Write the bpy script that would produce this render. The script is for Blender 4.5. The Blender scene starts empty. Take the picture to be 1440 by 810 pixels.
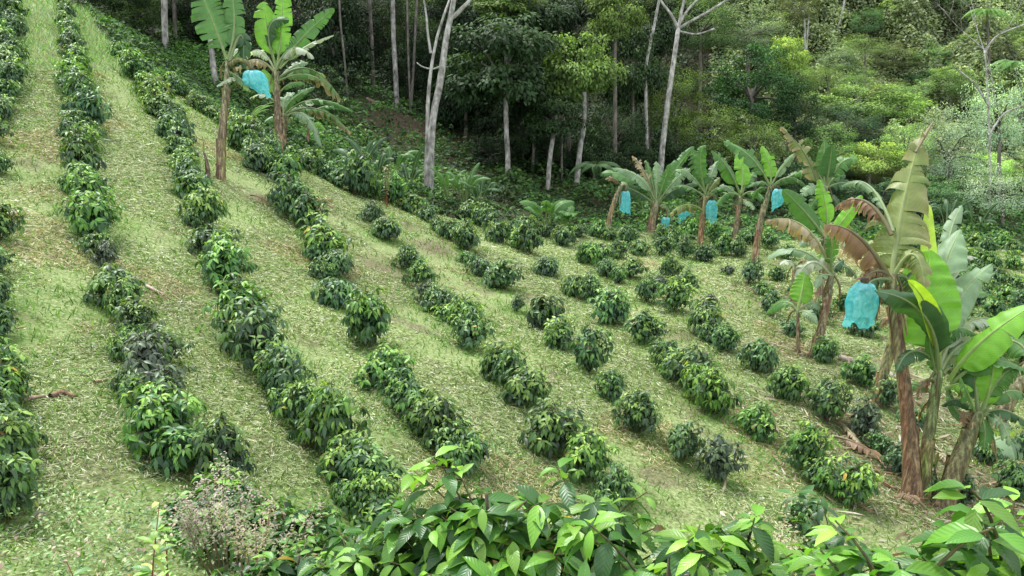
import bpy, math, random
import numpy as np
from mathutils import Vector
R = math.radians
rng = np.random.default_rng(7)
random.seed(7)
scene = bpy.context.scene
COL = bpy.data.collections.new("plantation"); scene.collection.children.link(COL)

# ------------------------------------------------------------------ camera frame
PITCH = R(18.0); F = 1130.0            # focal length in pixels of a 1440 px wide frame
CP, SP = math.cos(PITCH), math.sin(PITCH)
def P(u, v, d):
    xc = (u - 720.0) / F; yc = -(v - 405.0) / F
    return np.array([xc * d, (CP + yc * SP) * d, (-SP + yc * CP) * d])

# ------------------------------------------------------------------ terrain
UVD = [
 (20,740,5.6),(30,500,7.8),(10,320,11.0),(0,100,17),(60,0,23),(95,-5,25),(0,-20,22),(0,740,5.4),(70,640,6.4),(60,200,14.5),(60,90,18.5),
 (245,640,6.6),(175,440,9.3),(142,340,11.4),(118,190,15.3),(105,80,19.8),(150,560,7.4),(200,300,12.3),
 (475,650,7.2),(345,490,9.6),(292,330,13.2),(240,200,17.5),(190,110,22),(165,75,24.5),
 (655,665,7.7),(520,495,10.6),(445,365,14.2),(405,260,18.3),(330,190,21),(390,228,19.5),
 (827,672,8.2),(738,568,10),(657,460,12.8),(592,408,15),(547,340,18),(495,275,21.2),(430,235,22.5),
 (1018,678,8.9),(902,608,10),(828,525,12),(767,463,14.1),(709,408,16.6),(660,350,19.5),(602,312,22),
 (1182,705,9.2),(1065,615,10.8),(970,545,12.3),(897,482,14.3),(805,418,17.3),(747,358,20.5),(690,325,22.8),
 (1270,670,10.3),(1105,560,12.4),(1012,492,14.4),(950,440,16.6),(885,390,19.3),(788,347,22.5),
 (1290,710,9.9),(1425,690,10.6),(1205,540,13.3),(1130,500,14.8),(1052,398,20),(942,390,19.8),(905,350,23),(850,330,25),
 (1430,490,15.6),(1395,405,20),(1365,355,24.5),(1060,370,22),(1215,470,16.5),(1425,358,25),(1500,500,15.4),(1500,650,11.2),
 (230,60,31),(300,130,28.5),(165,55,29),(555,155,36.5),(602,262,25.5),(600,205,32),(714,258,29),(812,264,29.5),(500,200,30),(400,180,27),
 (1000,300,30),(1200,310,31),(1400,310,32)]
CTRL = [P(*q) for q in UVD]
CTRL += [np.array(q, float) for q in [
 (-6,0,-1.8),(-2,0,-1.65),(2,0,-1.7),(6,0,-1.9),(0,2.4,-2.75),(2.5,2.4,-2.9),(-2.5,2.4,-2.4),(0,5,-4.3),(3,5,-4.75),(8,4,-4.7),
 (-8,4,-1.9),(-12,8,-1.2),(0,-6,-1.2),(-8,-6,-1.0),(8,-6,-1.4),(12,0,-3.4),(-16,14,0.4),(-20,24,1.8),(-22,10,1.0),
 (-32,48,9),(-20,48,5),(-10,48,0),(0,47,-3.5),(10,47,-4.5),(15,62,6),(0,62,5),(-15,64,11),(22,50,-2.5),(32,47,-2),(32,62,9),(46,50,1),
 (20,34,-6.8),(32,34,-6.6),(30,20,-6.9),(24,10,-6.6),(18,3,-5.6),
 (-30,90,30),(0,90,24),(30,90,28),(60,90,30),(60,60,12),(60,30,-3),(60,0,-4),(-60,90,34),(-60,50,18),(-50,20,9),(-50,-5,6),(0,-30,2),(40,-30,-1),(-40,-30,5)]]
CTRL = np.array(CTRL)
def _tps(r2): return np.where(r2 > 1e-9, 0.5 * r2 * np.log(np.maximum(r2, 1e-9)), 0.0)
_A = CTRL[:, :2]; _n = len(_A)
_K = _tps(((_A[:, None] - _A[None]) ** 2).sum(-1)) + np.eye(_n) * 6.0
_Pm = np.c_[np.ones(_n), _A]
_M = np.block([[_K, _Pm], [_Pm.T, np.zeros((3, 3))]])
_W = np.linalg.solve(_M, np.r_[CTRL[:, 2], np.zeros(3)])
def tps_eval(x, y):
    q = np.stack([x.ravel(), y.ravel()], 1); out = np.empty(len(q))
    for i in range(0, len(q), 20000):
        s = q[i:i+20000]
        out[i:i+20000] = _tps(((s[:, None] - _A[None]) ** 2).sum(-1)) @ _W[:_n] + _W[_n] + s @ _W[_n+1:]
    return out.reshape(x.shape)
def _axis(lo, hi, step, far, n):
    a = list(np.arange(lo, hi + 1e-6, step))
    g = np.linspace(0, 1, n + 1)[1:] ** 1.7
    return np.array(list((lo - g * (far + lo * 0))[::-1]) + a + list(hi + g * far))
GX = _axis(-34, 42, 0.4, 240, 16); GY = _axis(-8, 66, 0.4, 260, 16)
_gx, _gy = np.meshgrid(GX, GY, indexing='ij')
_cx, _cy = np.clip(_gx, -60, 60), np.clip(_gy, -30, 92)
GZ = tps_eval(_cx, _cy)
def vnoise(x, y, s, seed):
    r = np.random.default_rng(seed); T = r.random((64, 64))
    x = x / s; y = y / s; xi = np.floor(x).astype(int); yi = np.floor(y).astype(int)
    fx = x - xi; fy = y - yi; fx = fx*fx*(3-2*fx); fy = fy*fy*(3-2*fy)
    a = T[xi % 64, yi % 64]; b = T[(xi+1) % 64, yi % 64]; c = T[xi % 64, (yi+1) % 64]; d = T[(xi+1) % 64, (yi+1) % 64]
    return (a*(1-fx)+b*fx)*(1-fy)+(c*(1-fx)+d*fx)*fy - 0.5
GZ = GZ + 0.16 * vnoise(_gx, _gy, 3.1, 1) + 0.07 * vnoise(_gx, _gy, 0.9, 2)
GZ += np.where(_gy > 26, 1.0, 0) * np.clip((_gy - 26) / 8, 0, 1) * 0.8 * vnoise(_gx, _gy, 5.0, 3)
def H(x, y):
    x = np.asarray(x, float); y = np.asarray(y, float)
    i = np.clip(np.searchsorted(GX, x) - 1, 0, len(GX) - 2); j = np.clip(np.searchsorted(GY, y) - 1, 0, len(GY) - 2)
    fx = (x - GX[i]) / (GX[i+1] - GX[i]); fy = (y - GY[j]) / (GY[j+1] - GY[j])
    return (GZ[i, j]*(1-fx) + GZ[i+1, j]*fx)*(1-fy) + (GZ[i, j+1]*(1-fx) + GZ[i+1, j+1]*fx)*fy
def G(u, v, dmin=3.2, dmax=75):
    ds = np.arange(dmin, dmax, 0.1)
    pts = np.array([P(u, v, d) for d in (0, 1)]); q = pts[1][None] * ds[:, None]
    below = q[:, 2] < H(q[:, 0], q[:, 1])
    if not below.any(): d = dmax
    else:
        k = int(np.argmax(below)); a, b = ds[max(k-1, 0)], ds[k]
        for _ in range(12):
            m = (a + b) / 2; p = pts[1] * m
            if p[2] < H(p[0], p[1]): b = m
            else: a = m
        d = b
    p = pts[1] * d; p[2] = float(H(p[0], p[1])); return p, d
def GD(u, d):
    "ground point in picture column u at depth d"
    x = (u - 720.0) / F * d; y = d
    for _ in range(12): y = (d + float(H(x, y)) * SP) / CP
    return np.array([x, y, float(H(x, y))])

# ------------------------------------------------------------------ object helpers
def link(name, data, parent=None, loc=None):
    o = bpy.data.objects.new(name, data); COL.objects.link(o)
    if parent is not None: o.parent = parent
    if loc is not None: o.location = tuple(float(c) for c in loc)
    return o
def tag(o, label=None, cat=None, group=None, kind=None):
    if label: o["label"] = label
    if cat: o["category"] = cat
    if group: o["group"] = group
    if kind: o["kind"] = kind
    return o
def empty(name, loc, rz=0.0, scale=1.0):
    o = link(name, None, None, loc); o.rotation_euler = (0, 0, rz); o.scale = (scale,) * 3
    o.empty_display_size = 0.2
    return o
def raw_mesh(name, V, faces, mat, col=None, luv=None, smooth=True, mats=None, midx=None):
    """faces: list of (k,n) int arrays, one per face size"""
    me = bpy.data.meshes.new(name)
    V = np.ascontiguousarray(V, np.float32); me.vertices.add(len(V)); me.vertices.foreach_set("co", V.ravel())
    faces = [np.asarray(f, np.int32) for f in faces if len(f)]
    tot = np.concatenate([np.full(len(f), f.shape[1], np.int32) for f in faces])
    idx = np.concatenate([f.ravel() for f in faces])
    me.loops.add(len(idx)); me.loops.foreach_set("vertex_index", idx)
    me.polygons.add(len(tot)); st = np.r_[0, np.cumsum(tot)[:-1]].astype(np.int32)
    me.polygons.foreach_set("loop_start", st); me.polygons.foreach_set("loop_total", tot)
    me.polygons.foreach_set("use_smooth", np.full(len(tot), smooth))
    for m in (mats or [mat]): me.materials.append(m)
    if midx is not None: me.polygons.foreach_set("material_index", np.asarray(midx, np.int32))
    if col is not None:
        a = me.attributes.new("Col", 'FLOAT_COLOR', 'POINT')
        c = np.ones((len(V), 4), np.float32); c[:, :3] = col; a.data.foreach_set("color", c.ravel())
    if luv is not None:
        a = me.attributes.new("luv", 'FLOAT_VECTOR', 'POINT')
        c = np.zeros((len(V), 3), np.float32); c[:, :luv.shape[1]] = luv; a.data.foreach_set("vector", c.ravel())
    me.update(calc_edges=True)
    return me
def unit(a):
    return a / np.maximum(np.linalg.norm(a, axis=-1, keepdims=True), 1e-9)

class Soup:
    """collects geometry with colours; build() links ONE mesh object"""
    def __init__(s): s.V=[]; s.C=[]; s.U=[]; s.F={3:[],4:[]}; s.n=0
    def add(s, V, faces, col, luv=None):
        V = np.asarray(V, float).reshape(-1, 3); s.V.append(V)
        c = np.empty((len(V), 3)); c[:] = col; s.C.append(c)
        s.U.append(np.zeros((len(V), 2)) if luv is None else luv)
        for f in faces:
            f = np.asarray(f, int)
            if len(f): s.F[f.shape[1]].append(f + s.n)
        s.n += len(V)
    def mesh(s, name, mat, smooth=True, off=None):
        V = np.concatenate(s.V)
        if off is not None: V = V - np.asarray(off)
        return raw_mesh(name, V, [np.concatenate(f) for f in s.F.values() if f], mat, np.concatenate(s.C), np.concatenate(s.U), smooth)
    def build(s, name, mat, parent=None, off=None, smooth=True, loc=None):
        return link(name, s.mesh(name, mat, smooth, off), parent, loc)

# leaf templates: (along, side(-1..1 times half width), fold) stations
def _template(st):
    pts = []; F3 = []; F4 = []; rows = []
    for a, w in st:
        if w == 0: rows.append([len(pts)]); pts.append((a, 0.0))
        else: rows.append([len(pts), len(pts)+1, len(pts)+2]); pts += [(a, -w), (a, 0.0), (a, w)]
    for r0, r1 in zip(rows[:-1], rows[1:]):
        if len(r0) == 1: F3 += [(r0[0], r1[1], r1[0]), (r0[0], r1[2], r1[1])]
        elif len(r1) == 1: F3 += [(r0[0], r0[1], r1[0]), (r0[1], r0[2], r1[0])]
        else: F4 += [(r0[0], r0[1], r1[1], r1[0]), (r0[1], r0[2], r1[2], r1[1])]
    return np.array(pts), np.array(F3), np.array(F4)
T_MID = _template([(0, 0), (.32, 1.0), (.72, .72), (1, 0)])
T_HI = _template([(0, 0), (.1, .42), (.25, .86), (.42, 1.0), (.6, .92), (.76, .62), (.88, .3), (1, 0)])
T_LO = (np.array([(0, 0), (.45, -1.0), (1, 0), (.45, 1.0)]), np.array([(0, 2, 1), (0, 3, 2)]), np.zeros((0, 4), int))
T_BLADE = (np.array([(0, -1.0), (0, 1.0), (.55, .8), (.55, -.8), (1, 0)]), np.array([(3, 2, 4)]), np.array([(0, 1, 2, 3)]))
def leaves(soup, tpl, pos, d, nrm, L, Wd, col, curl=0.25, fold=0.25, wave=0.0):
    """pos,d,nrm (n,3); L,Wd (n,); leaf runs from pos along d, half-width Wd, upper face towards nrm"""
    pts, F3, F4 = tpl; n = len(pos); m = len(pts)
    d = unit(d); s = unit(np.cross(d, nrm)); nn = np.cross(s, d)
    L = np.broadcast_to(L, n)[:, None]; Wd = np.broadcast_to(Wd, n)[:, None]; curl = np.broadcast_to(curl, n)[:, None]
    a = pts[:, 0][None]; b = pts[:, 1][None]
    c = -curl * L * a * a + fold * np.abs(b) * Wd
    if wave: c = c + wave * Wd * np.abs(b) * np.sin(a * 19 + rng.random((n, 1)) * 6)
    V = pos[:, None] + d[:, None] * (a * L)[..., None] * (1 - 0.25 * (curl * a * a)[..., None]) + s[:, None] * (b * Wd)[..., None] + nn[:, None] * c[..., None]
    base = (np.arange(n) * m)[:, None, None]
    C = np.repeat(np.broadcast_to(col, (n, 3)), m, 0)
    U = np.tile(pts, (n, 1))
    soup.add(V.reshape(-1, 3), [(F3[None] + base).reshape(-1, 3)] + ([(F4[None] + base).reshape(-1, 4)] if len(F4) else []), C, U)
def tube(soup, pts, rad, col, seg=8, cap=True, rough=0.0):
    pts = np.asarray(pts, float); k = len(pts); rad = np.broadcast_to(rad, k).astype(float)
    t = np.gradient(pts, axis=0); t = unit(t)
    ref = np.array([0.13, 1, 0.07]) if abs(t[0][1]) < .9 else np.array([1., 0, 0])
    a = unit(np.cross(t, ref)); b = np.cross(t, a)
    th = np.arange(seg) * 2 * math.pi / seg
    rr = rad[:, None] * (1 + rough * (rng.random((k, seg)) - .5))
    V = pts[:, None] + a[:, None] * (np.cos(th) * rr)[..., None] + b[:, None] * (np.sin(th) * rr)[..., None]
    f = [(i*seg+j, i*seg+(j+1) % seg, (i+1)*seg+(j+1) % seg, (i+1)*seg+j) for i in range(k-1) for j in range(seg)]
    V = V.reshape(-1, 3); F3 = []
    if cap:
        V = np.r_[V, pts[-1:]]; F3 = [((k-1)*seg+j, (k-1)*seg+(j+1) % seg, k*seg) for j in range(seg)]
    c = np.empty((len(V), 3)); c[:] = col if np.ndim(col) == 1 else np.r_[np.repeat(col, seg, 0), col[-1:]] if cap else np.repeat(col, seg, 0)
    ln = np.r_[0, np.cumsum(np.linalg.norm(np.diff(pts, axis=0), axis=1))]
    U = np.stack([np.repeat(ln, seg), np.tile(th / (2*math.pi), k)], 1)
    if cap: U = np.r_[U, [[ln[-1], 0]]]
    soup.add(V, [np.array(f), np.array(F3)] if cap else [np.array(f)], c, U)
def bez(p0, p1, p2, n):
    t = np.linspace(0, 1, n)[:, None]; p0, p1, p2 = map(np.asarray, (p0, p1, p2))
    return (1-t)**2*p0 + 2*t*(1-t)*p1 + t*t*p2
def smooth_path(pts, n):
    pts = np.asarray(pts, float); k = len(pts)
    if k == 2: return pts[0] + (pts[1]-pts[0]) * np.linspace(0, 1, n)[:, None]
    q = np.r_[[2*pts[0]-pts[1]], pts, [2*pts[-1]-pts[-2]]]; out = []
    for s in np.linspace(0, k-1-1e-6, n):
        i = int(s); t = s - i; a, b, c, d = q[i:i+4]
        out.append(.5*((2*b)+(-a+c)*t+(2*a-5*b+4*c-d)*t*t+(-a+3*b-3*c+d)*t**3))
    return np.array(out)

# ------------------------------------------------------------------ materials
def new_mat(name):
    m = bpy.data.materials.new(name); m.use_nodes = True; nt = m.node_tree; nt.nodes.clear()
    out = nt.nodes.new('ShaderNodeOutputMaterial'); b = nt.nodes.new('ShaderNodeBsdfPrincipled')
    nt.links.new(b.outputs[0], out.inputs[0]); return m, nt, b, out
def N(nt, t, **kw):
    n = nt.nodes.new(t)
    for k, v in kw.items(): setattr(n, k, v)
    return n
def mixc(nt, a, b, fac, mode='MIX'):
    m = nt.nodes.new('ShaderNodeMix'); m.data_type = 'RGBA'; m.blend_type = mode
    for s, v in ((m.inputs[0], fac), (m.inputs[6], a), (m.inputs[7], b)):
        if hasattr(v, 'is_linked') or hasattr(v, 'links'): nt.links.new(v, s)
        else: s.default_value = v if np.ndim(v) == 0 else tuple(v) + ((1,) if len(v) == 3 else ())
    return m.outputs[2]
def leaf_mat(name, rough=0.42, trans=0.28, back=(1.15, 1.12, 1.2), veins=0.0, spec=0.5, vein_scale=9.0, tcol=(1.25, 1.35, 0.5)):
    m, nt, b, out = new_mat(name)
    at = N(nt, 'ShaderNodeAttribute', attribute_name='Col'); oi = N(nt, 'ShaderNodeObjectInfo')
    c = mixc(nt, at.outputs['Color'], oi.outputs['Color'], 1.0, 'MULTIPLY')
    nz = N(nt, 'ShaderNodeTexNoise'); nz.inputs['Scale'].default_value = 9; tc = N(nt, 'ShaderNodeTexCoord')
    nt.links.new(tc.outputs['Object'], nz.inputs['Vector'])
    rp = N(nt, 'ShaderNodeMapRange'); rp.inputs[3].default_value = .72; rp.inputs[4].default_value = 1.28; nt.links.new(nz.outputs['Fac'], rp.inputs[0])
    c = mixc(nt, c, rp.outputs[0], 1.0, 'MULTIPLY')
    if veins:
        lu = N(nt, 'ShaderNodeAttribute', attribute_name='luv'); sx = N(nt, 'ShaderNodeSeparateXYZ'); nt.links.new(lu.outputs['Vector'], sx.inputs[0])
        ab = N(nt, 'ShaderNodeMath', operation='ABSOLUTE'); nt.links.new(sx.outputs[1], ab.inputs[0])
        ma = N(nt, 'ShaderNodeMath', operation='MULTIPLY_ADD'); nt.links.new(ab.outputs[0], ma.inputs[0]); ma.inputs[1].default_value = -0.28; nt.links.new(sx.outputs[0], ma.inputs[2])
        mu = N(nt, 'ShaderNodeMath', operation='MULTIPLY'); nt.links.new(ma.outputs[0], mu.inputs[0]); mu.inputs[1].default_value = vein_scale * 6.283
        sn = N(nt, 'ShaderNodeMath', operation='SINE'); nt.links.new(mu.outputs[0], sn.inputs[0])
        pw = N(nt, 'ShaderNodeMapRange'); pw.inputs[1].default_value = 0.75; pw.inputs[2].default_value = 1.0; nt.links.new(sn.outputs[0], pw.inputs[0])
        mid = N(nt, 'ShaderNodeMapRange'); mid.inputs[1].default_value = 0.10; mid.inputs[2].default_value = 0.03; nt.links.new(ab.outputs[0], mid.inputs[0])
        mx = N(nt, 'ShaderNodeMath', operation='MAXIMUM'); nt.links.new(mid.outputs[0], mx.inputs[0])
        pm = N(nt, 'ShaderNodeMath', operation='MULTIPLY'); nt.links.new(pw.outputs[0], pm.inputs[0]); pm.inputs[1].default_value = 0.4; nt.links.new(pm.outputs[0], mx.inputs[1])
        fm = N(nt, 'ShaderNodeMath', operation='MULTIPLY'); nt.links.new(mx.outputs[0], fm.inputs[0]); fm.inputs[1].default_value = veins
        c2 = mixc(nt, c, (1.9, 1.8, 1.6), 1.0, 'MULTIPLY'); c = mixc(nt, c, c2, fm.outputs[0])
        bp = N(nt, 'ShaderNodeBump'); bp.inputs['Strength'].default_value = 0.22; bp.inputs['Distance'].default_value = 0.0015
        nt.links.new(sn.outputs[0], bp.inputs['Height']); nt.links.new(bp.outputs[0], b.inputs['Normal'])
    gm = N(nt, 'ShaderNodeNewGeometry')
    cb = mixc(nt, c, back, 1.0, 'MULTIPLY'); c = mixc(nt, c, cb, gm.outputs['Backfacing'])
    nt.links.new(c, b.inputs['Base Color']); b.inputs['Roughness'].default_value = rough
    b.inputs['Specular IOR Level'].default_value = spec
    if trans:
        tr = N(nt, 'ShaderNodeBsdfTranslucent'); ct = mixc(nt, c, tcol, 1.0, 'MULTIPLY'); nt.links.new(ct, tr.inputs[0])
        ms = N(nt, 'ShaderNodeMixShader'); ms.inputs[0].default_value = trans
        nt.links.new(b.outputs[0], ms.inputs[1]); nt.links.new(tr.outputs[0], ms.inputs[2]); nt.links.new(ms.outputs[0], out.inputs[0])
    return m
M_COFFEE = leaf_mat("coffee_leaf", 0.42, 0.24, spec=0.42)
M_COFFEE_HI = leaf_mat("coffee_leaf_near", 0.36, 0.26, veins=0.16, spec=0.45)
M_TREE = leaf_mat("tree_leaf", 0.6, 0.22, spec=0.25)
M_GRASS = leaf_mat("grass_blade", 0.6, 0.3, spec=0.3)
M_CLIP = leaf_mat("cut_grass", 0.6, 0.15, spec=0.35, back=(1, 1, 1))
M_BANANA = leaf_mat("banana_leaf", 0.47, 0.30, back=(1.3, 1.22, 1.45), veins=0.45, vein_scale=26)
def bark_mat(name, c0, c1, c2, scale=6.0, rough=0.85, stretch=0.15, bump=0.5):
    m, nt, b, out = new_mat(name)
    tc = N(nt, 'ShaderNodeTexCoord'); mp = N(nt, 'ShaderNodeMapping'); mp.inputs['Scale'].default_value = (scale, scale, scale * stretch)
    nt.links.new(tc.outputs['Object'], mp.inputs[0])
    n1 = N(nt, 'ShaderNodeTexNoise'); n1.inputs['Scale'].default_value = 1.0; n1.inputs['Detail'].default_value = 6; n1.inputs['Roughness'].default_value = .65; nt.links.new(mp.outputs[0], n1.inputs['Vector'])
    cr = N(nt, 'ShaderNodeValToRGB'); cr.color_ramp.elements[0].position = .33; cr.color_ramp.elements[1].position = .68
    cr.color_ramp.elements[0].color = (*c0, 1); cr.color_ramp.elements[1].color = (*c2, 1)
    e = cr.color_ramp.elements.new(.5); e.color = (*c1, 1); nt.links.new(n1.outputs['Fac'], cr.inputs[0])
    at = N(nt, 'ShaderNodeAttribute', attribute_name='Col')
    c = mixc(nt, cr.outputs[0], at.outputs['Color'], 1.0, 'MULTIPLY')
    nt.links.new(c, b.inputs['Base Color']); b.inputs['Roughness'].default_value = rough
    bp = N(nt, 'ShaderNodeBump'); bp.inputs['Strength'].default_value = bump; bp.inputs['Distance'].default_value = .03
    nt.links.new(n1.outputs['Fac'], bp.inputs['Height']); nt.links.new(bp.outputs[0], b.inputs['Normal'])
    return m
M_BARK_PALE = bark_mat("pale_bark", (.09,.085,.07), (.27,.26,.23), (.50,.49,.45), 7, stretch=.45)
M_BARK_DARK = bark_mat("dark_bark", (.05,.045,.035), (.12,.105,.085), (.22,.20,.17), 6, stretch=.3)
M_STEM = bark_mat("coffee_stem", (.05,.04,.03), (.10,.08,.055), (.17,.14,.10), 30)
M_PSEUDO = bark_mat("banana_pseudostem", (.040,.028,.020), (.155,.105,.070), (.40,.33,.23), 26, stretch=.07, rough=.6, bump=.8)
M_WOOD = bark_mat("fallen_wood", (.16,.12,.09), (.34,.28,.22), (.52,.46,.38), 14, stretch=1)
QUAL = 1.0
# ------------------------------------------------------------------ coffee bushes
TONES = {  # old leaf, mature leaf, young leaf (linear albedo)
 'm': ((.038,.088,.038), (.085,.195,.042), (.240,.390,.085)),
 'd': ((.042,.088,.044), (.072,.162,.048), (.170,.290,.080)),
 'y': ((.040,.100,.034), (.105,.245,.036), (.290,.470,.080)),
 'b': ((.026,.052,.022), (.075,.155,.034), (.200,.290,.065)),
 'g': ((.055,.080,.055), (.090,.130,.075), (.150,.220,.095)),
}
def coffee_mesh(seed, tone, tpl, ntuft=85, leafL=.13, dens=1.0, hh=.68, rad=.42, mat=None, zlow=.10, young=0.0, inner=150):
    global rng
    rng = np.random.default_rng(seed); T = [np.array(c) for c in TONES[tone]]
    S = Soup(); St = Soup()
    lean = rng.normal(0, .05, 2); z0 = zlow; zc = z0 + (hh - z0) * .42
    stem = np.array([[0,0,-.12],[lean[0]*.5,lean[1]*.5,hh*.45],[lean[0],lean[1],hh*.9]])
    sp = smooth_path(stem, 10); tube(St, sp, np.linspace(.018,.007,10), (1,1,1), 5)
    P_, D_, N_, L_, W_, C_ = [], [], [], [], [], []
    def leaf(p, d, up, L, c):
        P_.append(p); D_.append(d); N_.append(up); L_.append(L); W_.append(L * rng.uniform(.17,.22)); C_.append(c)
    lob = rng.uniform(0, 6.28, 4); lamp = rng.uniform(.10, .30, 2); tap = rng.uniform(0, .35)
    for k in range(ntuft):
        # spread the leaf tufts over an uneven dome, a few inside it
        f = (k + .5) / ntuft; zz = 1 - 1.62 * f; a = k * 2.39996 + rng.normal(0, .25)
        h = math.sqrt(max(0, 1 - zz * zz)); q = rng.uniform(.62, 1.12) * (1 - tap * max(zz, 0)) * (1 + lamp[0]*math.sin(3*a+lob[0]) + lamp[1]*math.sin(2*a+lob[1]+zz*2))
        o = np.array([math.cos(a), math.sin(a), 0.])
        c0 = np.array([lean[0], lean[1], zc]) + o * rad * .86 * h * q; c0[2] += zz * ((hh - zc) if zz > 0 else (zc - z0)) * (.93 * q if zz > 0 else 1)
        t = np.clip((c0[2] - z0) / (hh - z0), 0, 1)
        i = int(np.clip((c0[2] - .25 * h * rad) / hh * 9, 0, 9)); root = sp[i]
        pa = bez(root, (root + c0)/2 + np.array([0,0,.06]), c0, 5); tube(St, pa, np.linspace(.006,.003,5), (1.2,1.3,.8), 3, cap=False)
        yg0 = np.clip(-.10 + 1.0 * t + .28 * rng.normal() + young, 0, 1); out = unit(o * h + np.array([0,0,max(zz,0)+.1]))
        nl = int(round(rng.integers(5, 8) * dens))
        for j in range(nl):
            a2 = j * 6.283 / nl + rng.normal(0, .35); r2 = np.array([math.cos(a2), math.sin(a2), 0.])
            sc = rng.uniform(.55, 1.1); back = float(r2 @ o)
            dd = r2 * .85 + out * .55 + np.array([0, 0, -.30 - .60 * (1-t) - rng.uniform(0,.65)])
            if back < -.4 and h > .5: dd = dd + np.array([0,0,.7])
            up = np.array([0,0,1.]) + r2 * .5 + out * .5 + rng.normal(0,.22,3)
            yg = np.clip(yg0 + rng.normal(0,.13), 0, 1)
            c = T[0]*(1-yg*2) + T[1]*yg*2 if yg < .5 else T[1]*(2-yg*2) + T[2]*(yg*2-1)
            if rng.random() < (.012 if (t > .5 and tpl is T_HI) else .003): c = np.array([(.42,.27,.04),(.30,.36,.05),(.20,.11,.05)][rng.integers(0,3)])
            leaf(c0 + r2 * .012 - out * rng.uniform(0,.05), dd, up, leafL * sc * (1.1 if yg < .7 else .9), c * (rng.uniform(.55,1.35) if tpl is T_HI else rng.uniform(.8,1.2)))
        for j in range(3):      # older pairs farther back on the branch
            p = pa[rng.integers(2, 4)]; a2 = rng.uniform(0, 6.28); r2 = np.array([math.cos(a2), math.sin(a2), 0.])
            leaf(p, r2 + out*.4 - np.array([0,0,rng.uniform(.1,.9)]), np.array([0,0,1.]) + out*.5 + rng.normal(0,.3,3), leafL * rng.uniform(.8,1.2), (T[0]*.6+T[1]*.4*rng.random()+T[0]*.3) * rng.uniform(.7,1.2))
    for j in range(inner):
        q = unit(rng.normal(0, 1, 3)) * rng.random() * .62 * np.array([rad, rad, (hh-z0)*.5]) + np.array([lean[0],lean[1],zc]); q[2] = max(q[2], .08)
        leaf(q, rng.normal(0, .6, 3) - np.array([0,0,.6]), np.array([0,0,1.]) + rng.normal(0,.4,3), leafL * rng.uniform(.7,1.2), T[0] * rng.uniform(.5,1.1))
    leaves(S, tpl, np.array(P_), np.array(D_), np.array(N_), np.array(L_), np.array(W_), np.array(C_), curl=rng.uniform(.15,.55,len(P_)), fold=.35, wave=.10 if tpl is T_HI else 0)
    return S.mesh('foliage', mat or M_COFFEE), St.mesh('stem', M_STEM)
NV = {'m': 8, 'd': 6, 'y': 6, 'b': 3, 'g': 3}
BUSH = {}
for ti, (tn, nv) in enumerate(NV.items()):
    BUSH[tn] = [coffee_mesh(100 + ti*10 + k, tn, T_MID, ntuft=(78, 90, 58, 84, 66)[k % 5] - (25 if tn == 'g' else 0), leafL=(.13,.125,.14,.135,.13)[k % 5], hh=(.66,.80,.60,.72,.88)[k % 5]) for k in range(nv)]

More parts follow.
